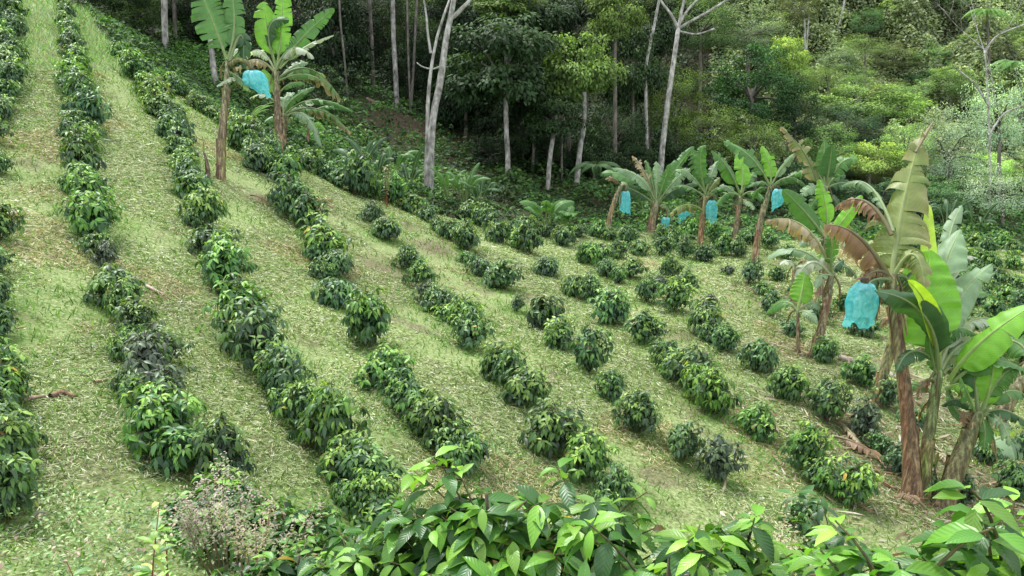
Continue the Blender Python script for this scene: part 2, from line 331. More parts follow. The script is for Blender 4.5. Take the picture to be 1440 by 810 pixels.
ROWS = [
 # (name in the label, list far -> near of (u, v of the foot, width px, tone))
 ("first", [(20,22,46,'m'),(12,40,48,'m'),(20,60,44,'d'),(4,75,52,'y'),(16,95,50,'m'),(10,110,50,'m'),(18,128,44,'d'),(2,150,46,'m'),(4,172,40,'d'),(-8,205,46,'m'),(-4,250,42,'m'),(-2,345,58,'m'),(-8,395,54,'d'),(-2,436,54,'d'),(6,480,60,'m'),(0,525,66,'m'),(14,580,84,'y'),(0,628,90,'d'),(4,676,92,'m'),(12,742,104,'m')]),
 ("second", [(90,2,30,'m'),(95,18,30,'m'),(93,34,32,'d'),(98,51,34,'y'),(104,64,36,'m'),(101,78,38,'d'),(108,92,40,'m'),(106,104,40,'m'),(112,120,46,'y'),(106,136,48,'y'),(118,152,50,'d'),(114,170,56,'m'),(122,188,60,'d'),(98,200,34,'d'),(120,212,48,'m'),(124,262,68,'m'),(124,296,58,'y'),(140,342,78,'y'),(150,380,48,'g'),(173,436,84,'m'),(186,478,62,'b'),(176,508,48,'m'),(222,516,72,'d'),(205,552,84,'g'),(178,560,44,'d'),(232,596,96,'g'),(228,640,104,'y'),(272,664,100,'m'),(310,694,92,'b'),(340,745,66,'m'),(395,772,70,'m'),(455,785,74,'m')]),
 ("third", [(170,88,32,'y'),(184,100,34,'y'),(190,118,42,'y'),(206,122,34,'m'),(210,140,44,'y'),(222,156,48,'y'),(226,172,50,'m'),(242,186,46,'d'),(250,204,50,'d'),(256,226,44,'m'),(258,242,38,'y'),(268,264,46,'d'),(281,288,62,'m'),(294,328,68,'m'),(268,322,30,'m'),(304,364,64,'d'),(318,412,76,'y'),(350,436,52,'m'),(344,488,94,'y'),(376,530,92,'d'),(398,570,74,'d'),(424,612,80,'m'),(470,652,102,'y'),(512,704,96,'m'),(548,752,90,'m'),(484,712,50,'m')]),
 ("fourth", [(238,122,26,'y'),(248,136,26,'d'),(262,140,22,'m'),(276,156,26,'m'),(300,172,28,'m'),(322,188,30,'y'),(334,200,34,'d'),(345,218,44,'m'),(362,226,42,'d'),(364,244,46,'d'),(386,244,38,'d'),(404,262,52,'m'),(408,302,60,'d'),(426,330,50,'m'),(444,366,66,'y'),(470,392,52,'d'),(452,396,30,'m'),(478,436,58,'d'),(520,496,82,'y'),(548,552,76,'y'),(580,590,66,'m'),(617,634,82,'b'),(656,672,72,'m')]),
 ("fifth", [(412,238,30,'m'),(432,245,44,'m'),(456,256,36,'m'),(478,268,44,'m'),(500,282,52,'m'),(525,284,40,'m'),(550,290,42,'y'),(580,300,40,'m'),(602,315,30,'d'),(523,316,34,'d'),(547,342,48,'d'),(577,386,40,'m'),(592,410,42,'m'),(600,430,30,'g'),(620,446,46,'d'),(657,468,54,'y'),(667,496,60,'m'),(700,542,54,'m'),(740,574,70,'m'),(776,638,88,'b'),(827,680,76,'y'),(872,712,58,'d'),(846,722,44,'m')]),
 ("sixth", [(618,330,26,'m'),(632,340,34,'d'),(660,356,42,'m'),(662,374,28,'m'),(675,392,34,'d'),(709,412,54,'d'),(727,440,24,'d'),(767,468,56,'b'),(790,494,54,'m'),(827,530,62,'m'),(868,570,44,'m'),(901,614,68,'m'),(962,650,58,'d'),(1018,684,64,'g')]),
 ("seventh", [(655,312,36,'m'),(676,322,32,'m'),(694,332,34,'d'),(706,346,40,'m'),(746,362,44,'m'),(772,392,40,'d'),(804,420,40,'m'),(832,428,40,'m'),(856,460,54,'m'),(897,486,54,'m'),(930,522,50,'m'),(970,552,62,'d'),(1008,588,62,'y'),(1066,620,60,'y'),(1126,664,62,'y'),(1184,712,66,'y'),(1136,750,60,'d')]),
 ("eighth", [(722,334,30,'d'),(742,328,32,'m'),(768,336,28,'d'),(790,350,38,'m'),(822,374,40,'y'),(846,374,34,'m'),(866,366,30,'m'),(852,392,34,'d'),(886,394,40,'m'),(870,400,26,'m'),(908,428,36,'d'),(930,410,30,'g'),(948,444,50,'y'),(984,474,54,'m'),(1014,496,44,'m'),(1064,526,52,'d'),(1105,564,60,'m'),(1160,596,58,'m'),(1216,624,52,'g'),(1274,668,50,'d'),(1300,694,44,'d')]),
 ("ninth", [(812,336,26,'d'),(836,336,30,'m'),(860,342,28,'m'),(884,350,32,'m'),(902,362,32,'m'),(926,362,30,'m'),(942,394,30,'m'),(966,412,28,'m'),(1000,434,24,'g'),(1052,402,32,'d'),(1080,446,34,'m'),(1110,474,36,'d'),(1160,514,36,'m'),(1204,544,46,'y'),(1248,578,36,'d')]),
 ("tenth", [(930,342,26,'m'),(950,352,28,'m'),(972,340,30,'y'),(1004,344,28,'y'),(962,366,28,'d'),(990,372,30,'d'),(1014,362,26,'m'),(1036,364,28,'d'),(1028,344,26,'m'),(1052,346,26,'m'),(1080,352,28,'m'),(1104,366,28,'m'),(1020,388,22,'g'),(1090,398,28,'m'),(1078,418,30,'m'),(1126,420,30,'m'),(1150,456,34,'d'),(1214,476,44,'d'),(1182,440,30,'m'),(1262,470,34,'m'),(1240,430,28,'m'),(1290,486,36,'m'),(1338,528,44,'m'),(1372,560,42,'m')]),
]
PATCH = [(1350,358,26,'m'),(1368,352,26,'y'),(1388,360,28,'m'),(1408,352,26,'y'),(1430,362,28,'m'),(1352,382,30,'y'),(1374,374,28,'m'),(1398,384,32,'m'),(1422,380,28,'y'),(1396,406,36,'d'),(1366,400,28,'m'),(1340,404,28,'m'),(1432,410,32,'m'),(1346,438,36,'d'),(1370,430,34,'d'),(1412,432,36,'y'),(1386,420,26,'m'),(1396,452,36,'m'),(1438,444,38,'d'),(1372,466,36,'m'),(1340,470,34,'m'),(1422,494,48,'m'),(1390,500,36,'m'),(1450,520,50,'d'),(1438,560,44,'m'),(1312,346,26,'m'),(1330,356,26,'m'),(1290,352,26,'m'),(1268,356,26,'d'),(1310,380,28,'m'),
 (1388,654,40,'d'),(1428,700,54,'m'),(1354,712,44,'d'),(1438,640,44,'d'),(1290,604,40,'d'),(1236,640,36,'d')]
ORD = "nearest second third fourth fifth sixth seventh eighth ninth tenth eleventh twelfth thirteenth fourteenth fifteenth sixteenth seventeenth eighteenth nineteenth twentieth twenty-first twenty-second twenty-third twenty-fourth twenty-fifth twenty-sixth twenty-seventh twenty-eighth twenty-ninth thirtieth thirty-first thirty-second thirty-third thirty-fourth thirty-fifth thirty-sixth thirty-seventh thirty-eighth thirty-ninth fortieth forty-first forty-second forty-third forty-fourth forty-fifth forty-sixth forty-seventh forty-eighth forty-ninth fiftieth fifty-first fifty-second fifty-third fifty-fourth fifty-fifth".split()
LOOK = {'m': "mid green", 'd': "dark green", 'y': "bright green", 'b': "bronze tipped", 'g': "sparse greyish"}
BUSH_XY = []
prng = random.Random(11)
def place_bush(u, v, w, tone, label, group):
    p, d = G(u, v - .10 * w)
    D = w / F * d * (.92 if v < 105 else 1.0 if 'first row' in label or 'second row' in label or 'third row' in label else 1.08)
    var = prng.choice(BUSH[tone]); s = D / .86
    r = empty('coffee_bush', p, prng.uniform(0, 6.28), 1.0)
    hs = prng.uniform(.95, 1.3); r.scale = (s * prng.uniform(.92, 1.08), s, s * hs); r.rotation_euler = (prng.gauss(0, .09), prng.gauss(0, .09), r.rotation_euler[2])
    tag(r, label, 'coffee bush', group)
    for me, nm in zip(var, ('foliage', 'stem')):
        c = link(nm, me, r)
        if nm == 'foliage':
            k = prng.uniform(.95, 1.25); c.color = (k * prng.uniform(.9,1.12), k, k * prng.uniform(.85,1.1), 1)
    BUSH_XY.append((p[0], p[1], D * .5)); return r
def fill_in(lst, row):
    "the young plants standing between two measured ones where the row closes up"
    out = [lst[0]]
    for a, b in zip(lst[:-1], lst[1:]):
        (pa, da), (pb, db) = G(a[0], a[1]), G(b[0], b[1]); D = (a[2]*da + b[2]*db) / 2 / F; g = float(np.hypot(*(pb-pa)[:2]))
        if (.80 if row < 4 else 1.25) * D < g < (1.75 if row < 4 else 1.45) * D: out.append(((a[0]+b[0])/2 + prng.uniform(-2,2), (a[1]+b[1])/2, (a[2]+b[2])/2 * prng.uniform(.74,.95), prng.choice('mmdym')))
        out.append(b)
    return out
for ri, (rn, lst) in enumerate(ROWS):
    lst = fill_in(lst, ri); n = len(lst)
    for i, (u, v, w, t) in enumerate(lst):
        o = ORD[n - 1 - i]
        lab = f"{LOOK[t]} coffee bush, {o} from the near end of the {rn} row from the left"
        if o == 'nearest': lab = f"{LOOK[t]} coffee bush at the near end of the {rn} row from the left"
        place_bush(u, v, w, t, lab, "young coffee bushes planted in rows on the slope")
for i, (u, v, w, t) in enumerate(PATCH):
    right = sum(1 for q in PATCH if q[1] < v) + 1
    order = sorted(PATCH, key=lambda q: (q[1], q[0])).index((u, v, w, t))
    lab = f"{LOOK[t]} coffee bush in right edge patch, {('topmost' if order == 0 else ORD[order])} counting down"
    place_bush(u, v, w, t, lab, "coffee bushes in the patch at the right edge")
# ------------------------------------------------------------------ ground
BX = np.array(BUSH_XY)
def bush_dist(x, y):
    out = np.empty(x.shape)
    for i in range(0, x.size, 20000):
        s = slice(i, i+20000)
        out.ravel()[s] = np.sqrt((x.ravel()[s][:,None]-BX[:,0])**2 + (y.ravel()[s][:,None]-BX[:,1])**2).min(1)
    return out
def uvd_of(p):
    d = p[...,1]*CP - p[...,2]*SP; up = p[...,1]*SP + p[...,2]*CP
    return 720 + F*p[...,0]/d, 405 - F*up/d, d
# outline of the planted field on the ground (traced along its real edge)
EDGE_UV = [(-40,-10),(100,-12),(140,45),(200,95),(262,128),(300,160),(340,175),(430,232),(520,268),(600,298),(690,318),(760,322),(850,326),(960,330),(1080,338),(1200,340),(1330,342),(1500,344)]
EDGE = np.array([G(u, v)[0][:2] for u, v in EDGE_UV])
EDGE = np.r_[EDGE, [[40, EDGE[-1][1]], [40, -8], [-34, -8], [-34, EDGE[0][1]]]]
def inside(x, y, poly):
    x = np.asarray(x); y = np.asarray(y); r = np.zeros(x.shape, bool); j = len(poly) - 1
    for i in range(len(poly)):
        xi, yi = poly[i]; xj, yj = poly[j]
        c = ((yi > y) != (yj > y)) & (x < (xj - xi) * (y - yi) / (yj - yi + 1e-12) + xi); r ^= c; j = i
    return r
gxx, gyy = np.meshgrid(GX, GY, indexing='ij')
nx, ny = gxx.shape
Vg = np.stack([gxx, gyy, GZ], -1).reshape(-1, 3)
ii, jj = np.meshgrid(np.arange(nx-1), np.arange(ny-1), indexing='ij'); b_ = (ii*ny + jj).ravel()
Fg = np.stack([b_, b_+ny, b_+ny+1, b_+1], 1)
fld = inside(gxx, gyy, EDGE).astype(float)
k_ = fld.copy()
for _ in range(2):
    k_[1:-1,1:-1] = (k_[:-2,1:-1]+k_[2:,1:-1]+k_[1:-1,:-2]+k_[1:-1,2:]+4*k_[1:-1,1:-1])/8
bd = np.clip(1 - bush_dist(gxx, gyy) / .6, 0, 1)
m, nt, b, out = new_mat("soil_and_mown_grass")
geo = N(nt, 'ShaderNodeNewGeometry'); at = N(nt, 'ShaderNodeAttribute', attribute_name='Col'); sp = N(nt, 'ShaderNodeSeparateColor'); nt.links.new(at.outputs['Color'], sp.inputs[0])
def noise(scale, det=5, rough=.6):
    n = N(nt, 'ShaderNodeTexNoise'); n.inputs['Scale'].default_value = scale; n.inputs['Detail'].default_value = det; n.inputs['Roughness'].default_value = rough
    nt.links.new(geo.outputs['Position'], n.inputs['Vector']); return n
def ramp(src, stops):
    r = N(nt, 'ShaderNodeValToRGB'); r.color_ramp.elements[0].position, r.color_ramp.elements[0].color = stops[0][0], (*stops[0][1], 1)
    r.color_ramp.elements[1].position, r.color_ramp.elements[1].color = stops[-1][0], (*stops[-1][1], 1)
    for p, c in stops[1:-1]: e = r.color_ramp.elements.new(p); e.color = (*c, 1)
    nt.links.new(src, r.inputs[0]); return r.outputs[0]
n1 = noise(26, 8, .7); n2 = noise(1.1, 4); n3 = noise(.45, 3); n4 = noise(60, 4, .7)
mown = ramp(n1.outputs['Fac'], [(.30,(.07,.095,.035)), (.45,(.18,.24,.08)), (.58,(.33,.39,.165)), (.72,(.51,.54,.32))])
soil = ramp(n1.outputs['Fac'], [(.3,(.06,.04,.028)), (.55,(.17,.12,.085)), (.75,(.30,.24,.18))])
green = ramp(n4.outputs['Fac'], [(.3,(.03,.07,.012)), (.7,(.12,.24,.035))])
patch = N(nt, 'ShaderNodeMapRange'); patch.inputs[1].default_value = .54; patch.inputs[2].default_value = .64; nt.links.new(n2.outputs['Fac'], patch.inputs[0])
pm = N(nt, 'ShaderNodeMath', operation='MULTIPLY'); pm.inputs[1].default_value = .6; nt.links.new(patch.outputs[0], pm.inputs[0])
c = mixc(nt, mown, soil, pm.outputs[0]); c = mixc(nt, c, green, sp.outputs[1])
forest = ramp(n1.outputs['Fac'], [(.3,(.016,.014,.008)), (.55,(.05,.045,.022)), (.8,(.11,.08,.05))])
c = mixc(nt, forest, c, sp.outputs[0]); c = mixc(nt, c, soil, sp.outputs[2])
nt.links.new(c, b.inputs['Base Color']); b.inputs['Roughness'].default_value = .9; b.inputs['Specular IOR Level'].default_value = .2
bp = N(nt, 'ShaderNodeBump'); bp.inputs['Strength'].default_value = .8; bp.inputs['Distance'].default_value = .05; nt.links.new(n1.outputs['Fac'], bp.inputs['Height']); nt.links.new(bp.outputs[0], b.inputs['Normal'])
# bare litter-covered earth under the right hand bananas and the brown forest floor slope
def blob(x, y, u, v, r, d=None):
    p = G(u, v)[0]; return np.exp(-(((x-p[0])**2 + (y-p[1])**2) / (r*r)))
LITTER = [(1290,690,1.3),(1200,600,1.0),(1240,640,1.0),(1380,690,1.6),(1150,500,.9),(1290,560,.9),(1075,410,.9)]
bare = np.zeros_like(gxx)
for u, v, r in LITTER: bare = np.maximum(bare, .85 * blob(gxx, gyy, u, v, r))
for u, v, r in ((610,200,2.6),(575,170,2.4),(660,200,2.0),(380,285,.5),(455,290,.6),(640,430,.5),(560,310,.8),(540,380,1.0),(690,300,.8),(470,330,.5),(610,350,.6),(520,420,.5),(640,300,.6),(1030,400,.9),(1100,440,.7),(300,610,.25),(60,640,.3),(110,655,.25),(590,300,.6),(1010,430,.6),(860,400,.5),(950,470,.5)): bare = np.maximum(bare, .8 * blob(gxx, gyy, u, v, r))
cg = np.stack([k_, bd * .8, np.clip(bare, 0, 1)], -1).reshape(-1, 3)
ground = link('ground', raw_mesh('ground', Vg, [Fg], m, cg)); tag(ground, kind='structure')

def bare_at(x, y):
    r = np.zeros(x.shape)
    for u, v, s in LITTER: r = np.maximum(r, blob(x, y, u, v, s))
    return r
def terrain_normal(x, y, e=.15):
    return unit(np.stack([-(H(x+e,y)-H(x-e,y))/(2*e), -(H(x,y+e)-H(x,y-e))/(2*e), np.ones_like(x)], -1))
def scatter(n, dmin, dmax, u0=-260, u1=1750, power=1.0):
    "random ground points with picture columns u0..u1 and depth dmin..dmax"
    d = dmin + (dmax - dmin) * rng.random(n) ** power; u = rng.uniform(u0, u1, n)
    x = (u - 720) / F * d; y = d.copy()
    for _ in range(6): y = (d + H(x, y) * SP) / CP
    return x, y, d
def palette(n, cols, wts, jit=.18):
    cols = np.array(cols); k = rng.choice(len(cols), n, p=np.array(wts)/sum(wts))
    return cols[k] * (1 + rng.normal(0, jit, (n, 1))).clip(.4, 1.8)
# --- cut grass lying between the rows
rng = np.random.default_rng(21)
S = Soup()
NC = int(1500000 * QUAL)
x, y, d = scatter(NC, 4.2, 27, power=.8)
u_, v_, _ = uvd_of(np.stack([x, y, H(x, y)], -1))
tall = (v_ < 100) & (x < -5)                 # the upper aisles were left unmown
ok = inside(x, y, EDGE) & ~tall & (bush_dist(x, y) > .16) & (rng.random(NC) > .75 * bare_at(x, y)) & (rng.random(NC) < .92 + 3.2*(vnoise(x, y, 1.3, 9) + .4 * vnoise(x, y, .4, 10)))
x, y, d = x[ok], y[ok], d[ok]; n = len(x)
nr = terrain_normal(x, y); a = rng.uniform(0, 6.28, n)
dr = np.stack([np.cos(a), np.sin(a), rng.normal(.06, .22, n)], -1); dr -= nr * (dr * nr).sum(-1, keepdims=True) * .75
dry = vnoise(x, y, 2.2, 5) + .5 * vnoise(x, y, .7, 6)
c1 = palette(n, [(.41,.48,.22), (.27,.36,.13), (.54,.57,.33), (.70,.71,.56), (.15,.24,.06), (.38,.32,.20)], [.33,.25,.20,.07,.09,.06])
c1 = c1 * (1 + .35 * dry[:, None]); c1 = c1 * np.where((vnoise(x, y, 1.7, 8) > .2)[:, None], (1.05, .86, .9), 1)
c1 = c1.clip(.01,.75)
L = (.034 + .0044 * d) * rng.uniform(.5, 1.7, n)
pos = np.stack([x, y, H(x, y) + rng.uniform(.002, .03, n)], -1)
leaves(S, T_LO, pos, dr, nr + rng.normal(0, .45, (n, 3)), L, (.0013 + .00022 * d) * rng.uniform(.6, 1.6, n), c1, curl=rng.uniform(-.1,.4,n), fold=.2)
tag(S.build('cut_grass', M_CLIP), "pale cut grass lying between the coffee rows", 'grass', kind='stuff')
# --- short growing grass and weeds at the feet of the bushes, tall grass in the upper aisles
S = Soup(); n = int(190000 * QUAL)
x, y, d = scatter(n, 4.2, 29, power=.8); bdz = bush_dist(x, y)
u_, v_, _ = uvd_of(np.stack([x, y, H(x, y)], -1)); tall = (v_ < 100) & (x < -5)
ins = inside(x, y, EDGE)
pr = np.where(tall, 1, np.clip(1.2 - bdz / .8, .10, 1)); pr = np.where(vnoise(x, y, 1.5, 12) > .16, np.maximum(pr, .5), pr)
ok = (rng.random(n) < pr) & ins & (bdz > .1); x, y, d, tall, bdz = x[ok], y[ok], d[ok], tall[ok], bdz[ok]; n = len(x)
a = rng.uniform(0, 6.28, n); dr = np.stack([np.cos(a)*.55, np.sin(a)*.55, rng.uniform(.5, 1.1, n)], -1)
c1 = palette(n, [(.10,.24,.035), (.16,.32,.05), (.06,.15,.03), (.22,.34,.09)], [.4,.3,.2,.1])
c2 = palette(n, [(.16,.32,.09), (.26,.40,.18), (.38,.43,.30), (.40,.34,.29)], [.40,.34,.16,.10])
c1 = np.where(tall[:, None], c2, c1)
L = np.where(tall, rng.uniform(.07, .24, n), rng.uniform(.04, .13, n)) * (1 + .01 * d)
leaves(S, T_BLADE, np.stack([x, y, H(x, y) - .01], -1), dr, np.c_[rng.normal(0, 1, (n, 2)), np.full(n, .3)], L, (.003 + .00032 * d) * rng.uniform(.6, 1.4, n), c1, curl=rng.uniform(.1,.6,n), fold=0)
tag(S.build('growing_grass', M_GRASS), "green grass growing under the bushes and in the uncut upper aisles", 'grass', kind='stuff')
# --- small broad leaved weeds in loose patches between the rows
S = Soup(); n = int(60000 * QUAL); x, y, d = scatter(n, 4.2, 24, power=.8)
pr = np.clip(3.2 * (vnoise(x, y, 1.1, 61) + .5 * vnoise(x, y, .35, 62) - .16), .02, 1); ok = inside(x, y, EDGE) & (rng.random(n) < pr); x, y, d = x[ok], y[ok], d[ok]; n = len(x)
a = rng.uniform(0, 6.28, n)
leaves(S, T_MID, np.stack([x, y, H(x, y) + rng.uniform(.01, .07, n)], -1), np.stack([np.cos(a), np.sin(a), rng.normal(.2,.3,n)], -1), np.c_[rng.normal(0,.35,(n,2)), np.ones(n)], (.016 + .0018*d) * rng.uniform(.7,1.6,n), (.006 + .0006*d) * rng.uniform(.7,1.5,n), palette(n, [(.13,.28,.05),(.20,.36,.08),(.08,.19,.04),(.30,.32,.16)], [.4,.3,.2,.1]), curl=.3)
tag(S.build('low_weeds', M_GRASS), "low broad leaved weeds in patches between the coffee rows", 'weeds', kind='stuff')
# --- brown banana litter
S = Soup(); n = int(9000 * QUAL); x, y, d = scatter(n, 8, 24, 980, 1500); ok = rng.random(n) < .06 + .9 * bare_at(x, y); x, y, d = x[ok], y[ok], d[ok]; n = len(x)
nr = terrain_normal(x, y); a = rng.uniform(0, 6.28, n); dr = np.stack([np.cos(a), np.sin(a), rng.normal(.05, .15, n)], -1); dr -= nr * (dr*nr).sum(-1, keepdims=True) * .8
leaves(S, T_MID, np.stack([x, y, H(x, y) + rng.uniform(.005,.05,n)], -1), dr, nr + rng.normal(0,.5,(n,3)), rng.uniform(.08,.36,n), rng.uniform(.006,.018,n), palette(n, [(.30,.21,.14),(.40,.33,.25),(.15,.09,.055),(.50,.45,.36),(.24,.13,.07)], [.3,.25,.2,.1,.15]), curl=rng.uniform(-.3,.6,n))
tag(S.build('leaf_litter', M_CLIP), "brown dead banana leaf litter under the right hand bananas", 'litter', kind='stuff')
# ------------------------------------------------------------------ banana plants
GRN = {'g': (.075,.19,.040), 'd': (.040,.105,.036), 'b': (.17,.40,.035), 'p': (.20,.31,.17), 'y': (.34,.50,.05), 'o': (.17,.22,.065), 't': (.40,.34,.22), 'w': (.42,.48,.36), 'k': (.22,.13,.08)}
BRN = np.array((.30,.17,.085)); TAN = np.array((.50,.40,.24))
def noise1(n, amp, k=3):
    v = rng.normal(0, 1, n + k); return amp * np.convolve(v, np.ones(k+1)/(k+1), 'valid')[:n]
def banana_leaf(root, off, p0, p1, p2, W, nh, col, tears=5, th=.25, grav=.25, dry=0.0, pet=.14, name='leaf', gap=.35, pleat=.02, taper=0.0):
    S = Soup(); p0, p1, p2 = map(np.asarray, (p0, p1, p2)); Ln = np.linalg.norm(p1-p0) + np.linalg.norm(p2-p1)
    def mid(s): s = np.clip(s, 0, 1.03)[..., None]; return (1-s)**2*p0 + 2*s*(1-s)*p1 + s*s*p2
    def tan(s): s = np.clip(s, 0, 1)[..., None]; return unit(2*(1-s)*(p1-p0) + 2*s*(p2-p1))
    tears = int(tears * (3.2 if dry > .45 else 1.6) + rng.integers(0, 4)) if tears else 0
    if dry > .45: gap = .62
    nh = unit(np.asarray(nh, float)); col = np.array(GRN[col] if isinstance(col, str) else col) * rng.uniform(.88, 1.12)
    NA = 7
    for side in (-1, 1):
        cuts = np.sort(rng.uniform(.12, .97, max(0, tears))); cuts = np.r_[0, cuts[np.r_[True, np.diff(cuts) > .022]] if len(cuts) else [], 1.0]
        jit0 = rng.normal(0, .08)
        for sa, sb in zip(cuts[:-1], cuts[1:]):
            m = max(3, int((sb - sa) * 26) + 2); t = np.linspace(sa, sb, m); a = np.linspace(0, 1, NA)
            s = pet + (1-pet) * t
            prof = np.sin(np.pi * np.clip(t, 0, 1) ** .8) ** .5 * (1 - .12*t) * (1 - taper * t) * (1 + .25 * taper)
            jt = rng.normal(0, .14 + .3*th) if tears else 0; gp = gap * rng.uniform(.3, 1) * min(1, tears/4)
            shr = rng.uniform(.55, 1.1) if dry > .45 else rng.uniform(.84, 1.0) if tears > 5 else 1
            tc = (sa + sb) / 2
            A, Tt = np.meshgrid(a, t, indexing='xy'); Sg = pet + (1-pet) * (tc + (Tt - tc) * (1 - gp * A**1.5) + .05 * A)
            B = mid(Sg); T = tan(Sg); sv = unit(np.cross(T, nh)) * side; nn = unit(np.cross(sv, T) * side)
            w = (W/2) * prof[:, None] * shr
            phi = (th + jit0 + jt) * (.5 + 1.1*A); 
            cx = np.cumsum(np.cos(phi), 1) / NA; cz = np.cumsum(np.sin(phi), 1) / NA; cx[:, 0] = 0; cz[:, 0] = 0
            g = grav * (1 + .5 * jt) * A**1.4
            q = sv * (cx * w)[..., None] - nn * (cz * w)[..., None]
            ql = np.linalg.norm(q, axis=-1, keepdims=True)
            q = unit(q * (1 - g[..., None]) + np.array([0, 0, -1.]) * ql * (g * 1.0)[..., None]) * ql
            rip = pleat * W * A * np.sin(Tt * 46 + side + jt * 9) + .02 * W * A * rng.normal(0, 1, (m, 1))
            V = B + q + nn * rip[..., None]
            dr = np.clip(dry * (1.3 * A**2 + .5 * Tt**3 + .45 * noise1(m, 1)[:, None] + rng.normal(0, .15) - .1), 0, 1)[..., None]
            bc = BRN * (1-A[..., None]*.5) + TAN * (A[..., None]*.5)
            C = col * (1 + .05 * rng.normal(0, 1, (m, 1, 1))) * (1-dr) + bc * dr * rng.uniform(.7, 1.2)
            F4 = [(i*NA+j, i*NA+j+1, (i+1)*NA+j+1, (i+1)*NA+j) if side > 0 else (i*NA+j, (i+1)*NA+j, (i+1)*NA+j+1, i*NA+j+1) for i in range(m-1) for j in range(NA-1)]
            S.add(V.reshape(-1, 3), [np.array(F4)], C.reshape(-1, 3), np.stack([Tt.ravel(), side * A.ravel()], 1))
    s = np.linspace(0, 1, 18); mp = mid(s)
    r0 = .016 + .035 * min(W, .7) ; tube(S, mp - nh * .004, np.linspace(r0, .004, 18), np.array(col) * .35 + np.array((.30,.36,.16)) * (.65 if dry < .6 else .3), 6, cap=False)
    return S.build(name, M_BANANA, root, off)
def CAMDIR(p): return unit(-np.asarray(p))
def banana(name, label, group, d, trunk, widths, lv, extra=None, cat='banana plant', tint=(1, 1, 1), hang=3, d0=None):
    """trunk: pixel points base->crown; lv: leaves (start, ctrl, tip, width px, colour, options)"""
    base, db = G(*trunk[0]); d = db if d is None else d
    if d0: base = GD(trunk[0][0], d0); d = d0
    root = empty(name, base); tag(root, label, cat, group)
    pts = [base - np.array([0,0,.06])] + [P(u, v, d) for u, v in trunk[1:]]
    n = 14; path = smooth_path(pts, n); rad = np.interp(np.linspace(0, 1, n), np.linspace(0, 1, len(widths)), widths) / 2 / F * d * (.74 if widths[0] > 20 else .84)
    rad[0] *= 1.15; rad[1] *= 1.05
    S = Soup(); tc = np.linspace(0, 1, n)[:, None]
    cc = np.array((1.0, .85, .75)) * (1-tc) * np.array(tint) + np.array((.85, 1.25, .8)) * tc * np.array(tint)
    tube(S, path, rad, cc, 14, rough=.10)
    for k in range(9):      # overlapping old leaf sheaths peeling from the stem
        a = rng.uniform(0, 6.28); i0 = rng.integers(0, n-5); L = rng.integers(3, 6); seg = path[i0:i0+L+1]; rr = rad[i0:i0+L+1]
        o = []
        for w in (-.55, 0, .55):
            pe = np.linspace(0, 1, L+1)[:, None] ** 3
            o.append(seg + np.array([math.cos(a+w), math.sin(a+w), 0]) * (rr[:, None] * (1.05 + .5 * pe * (w == 0))))
        V = np.stack(o, 1).reshape(-1, 3); f = [(i*3+j, i*3+j+1, (i+1)*3+j+1, (i+1)*3+j) for i in range(L) for j in range(2)]
        S.add(V, [np.array(f)], np.array([(1.3,1.0,.8), (.7,.6,.5), (1.1,1.3,.7), (1.5,1.3,1.1)][k % 4]) * np.array(tint))
    S.build('pseudostem', M_PSEUDO, root, base)
    crown = path[-1]
    for L in lv:
        (a, b_, c_), W, co = L[:3], L[3], L[4]; o = dict(L[5]) if len(L) > 5 else {}
        if o.get('tears', 5) > 11 and o.get('th', 0) > .6: W *= 1.35; o['grav'] = max(.72, o.get('grav', 0)); o['gap'] = .55
        rz_ = rng.uniform(-1, 1) * (.25 if o.get('f') == 'c' else .6) * min(1, d / 14); da, dbb, dc = o.pop('dz', (0, -.05 + .45 * rz_, rz_)); f = o.pop('f', 'm')
        A, B, C = P(*a, d+da), P(*b_, d+dbb), P(*c_, d+dc); cd_ = CAMDIR(B)
        nh = {'m': cd_*.75+np.array([0,0,.75]), 'c': cd_+np.array([0,0,.15]), 'u': np.array([0,0,1.])+cd_*.35, 'l': cd_+np.array([-.8,0,.5]), 'r': cd_+np.array([.8,0,.5])}[f]
        banana_leaf(root, base, A, B, C, W / F * d * (1.25 if group == GR else 1.12), nh, co, **o)
    for k in range(hang):   # dry shreds hanging under the crown
        a = rng.uniform(0, 6.28); q = crown + np.array([math.cos(a), math.sin(a), 0]) * rad[-1]
        ln = rng.uniform(.25, .55); e = q + np.array([math.cos(a)*.12, math.sin(a)*.12, -ln])
        banana_leaf(root, base, q, (q+e)/2 + np.array([math.cos(a), math.sin(a), .4])*.10, e, .10, CAMDIR(q), 'k', tears=4, th=.8, grav=.7, dry=.9, name='dead_leaf', pet=.3)
    if extra: extra(root, base, d)
    return root, base, d
mb, nt, b, out = new_mat("blue_plastic_film")
tcn = N(nt, 'ShaderNodeTexCoord'); nz = N(nt, 'ShaderNodeTexNoise'); nz.inputs['Scale'].default_value = 6; nz.inputs['Distortion'].default_value = 2.5; nz.inputs['Detail'].default_value = 3; nt.links.new(tcn.outputs['Object'], nz.inputs['Vector'])
cb = N(nt, 'ShaderNodeValToRGB'); cb.color_ramp.elements[0].position = .35; cb.color_ramp.elements[1].position = .65; cb.color_ramp.elements[0].color = (.07,.50,.54,1); cb.color_ramp.elements[1].color = (.34,.80,.82,1); nt.links.new(nz.outputs['Fac'], cb.inputs[0])
nt.links.new(cb.outputs[0], b.inputs['Base Color']); b.inputs['Roughness'].default_value = .3
bp = N(nt, 'ShaderNodeBump'); bp.inputs['Strength'].default_value = .9; bp.inputs['Distance'].default_value = .03; nt.links.new(nz.outputs['Fac'], bp.inputs['Height']); nt.links.new(bp.outputs[0], b.inputs['Normal'])
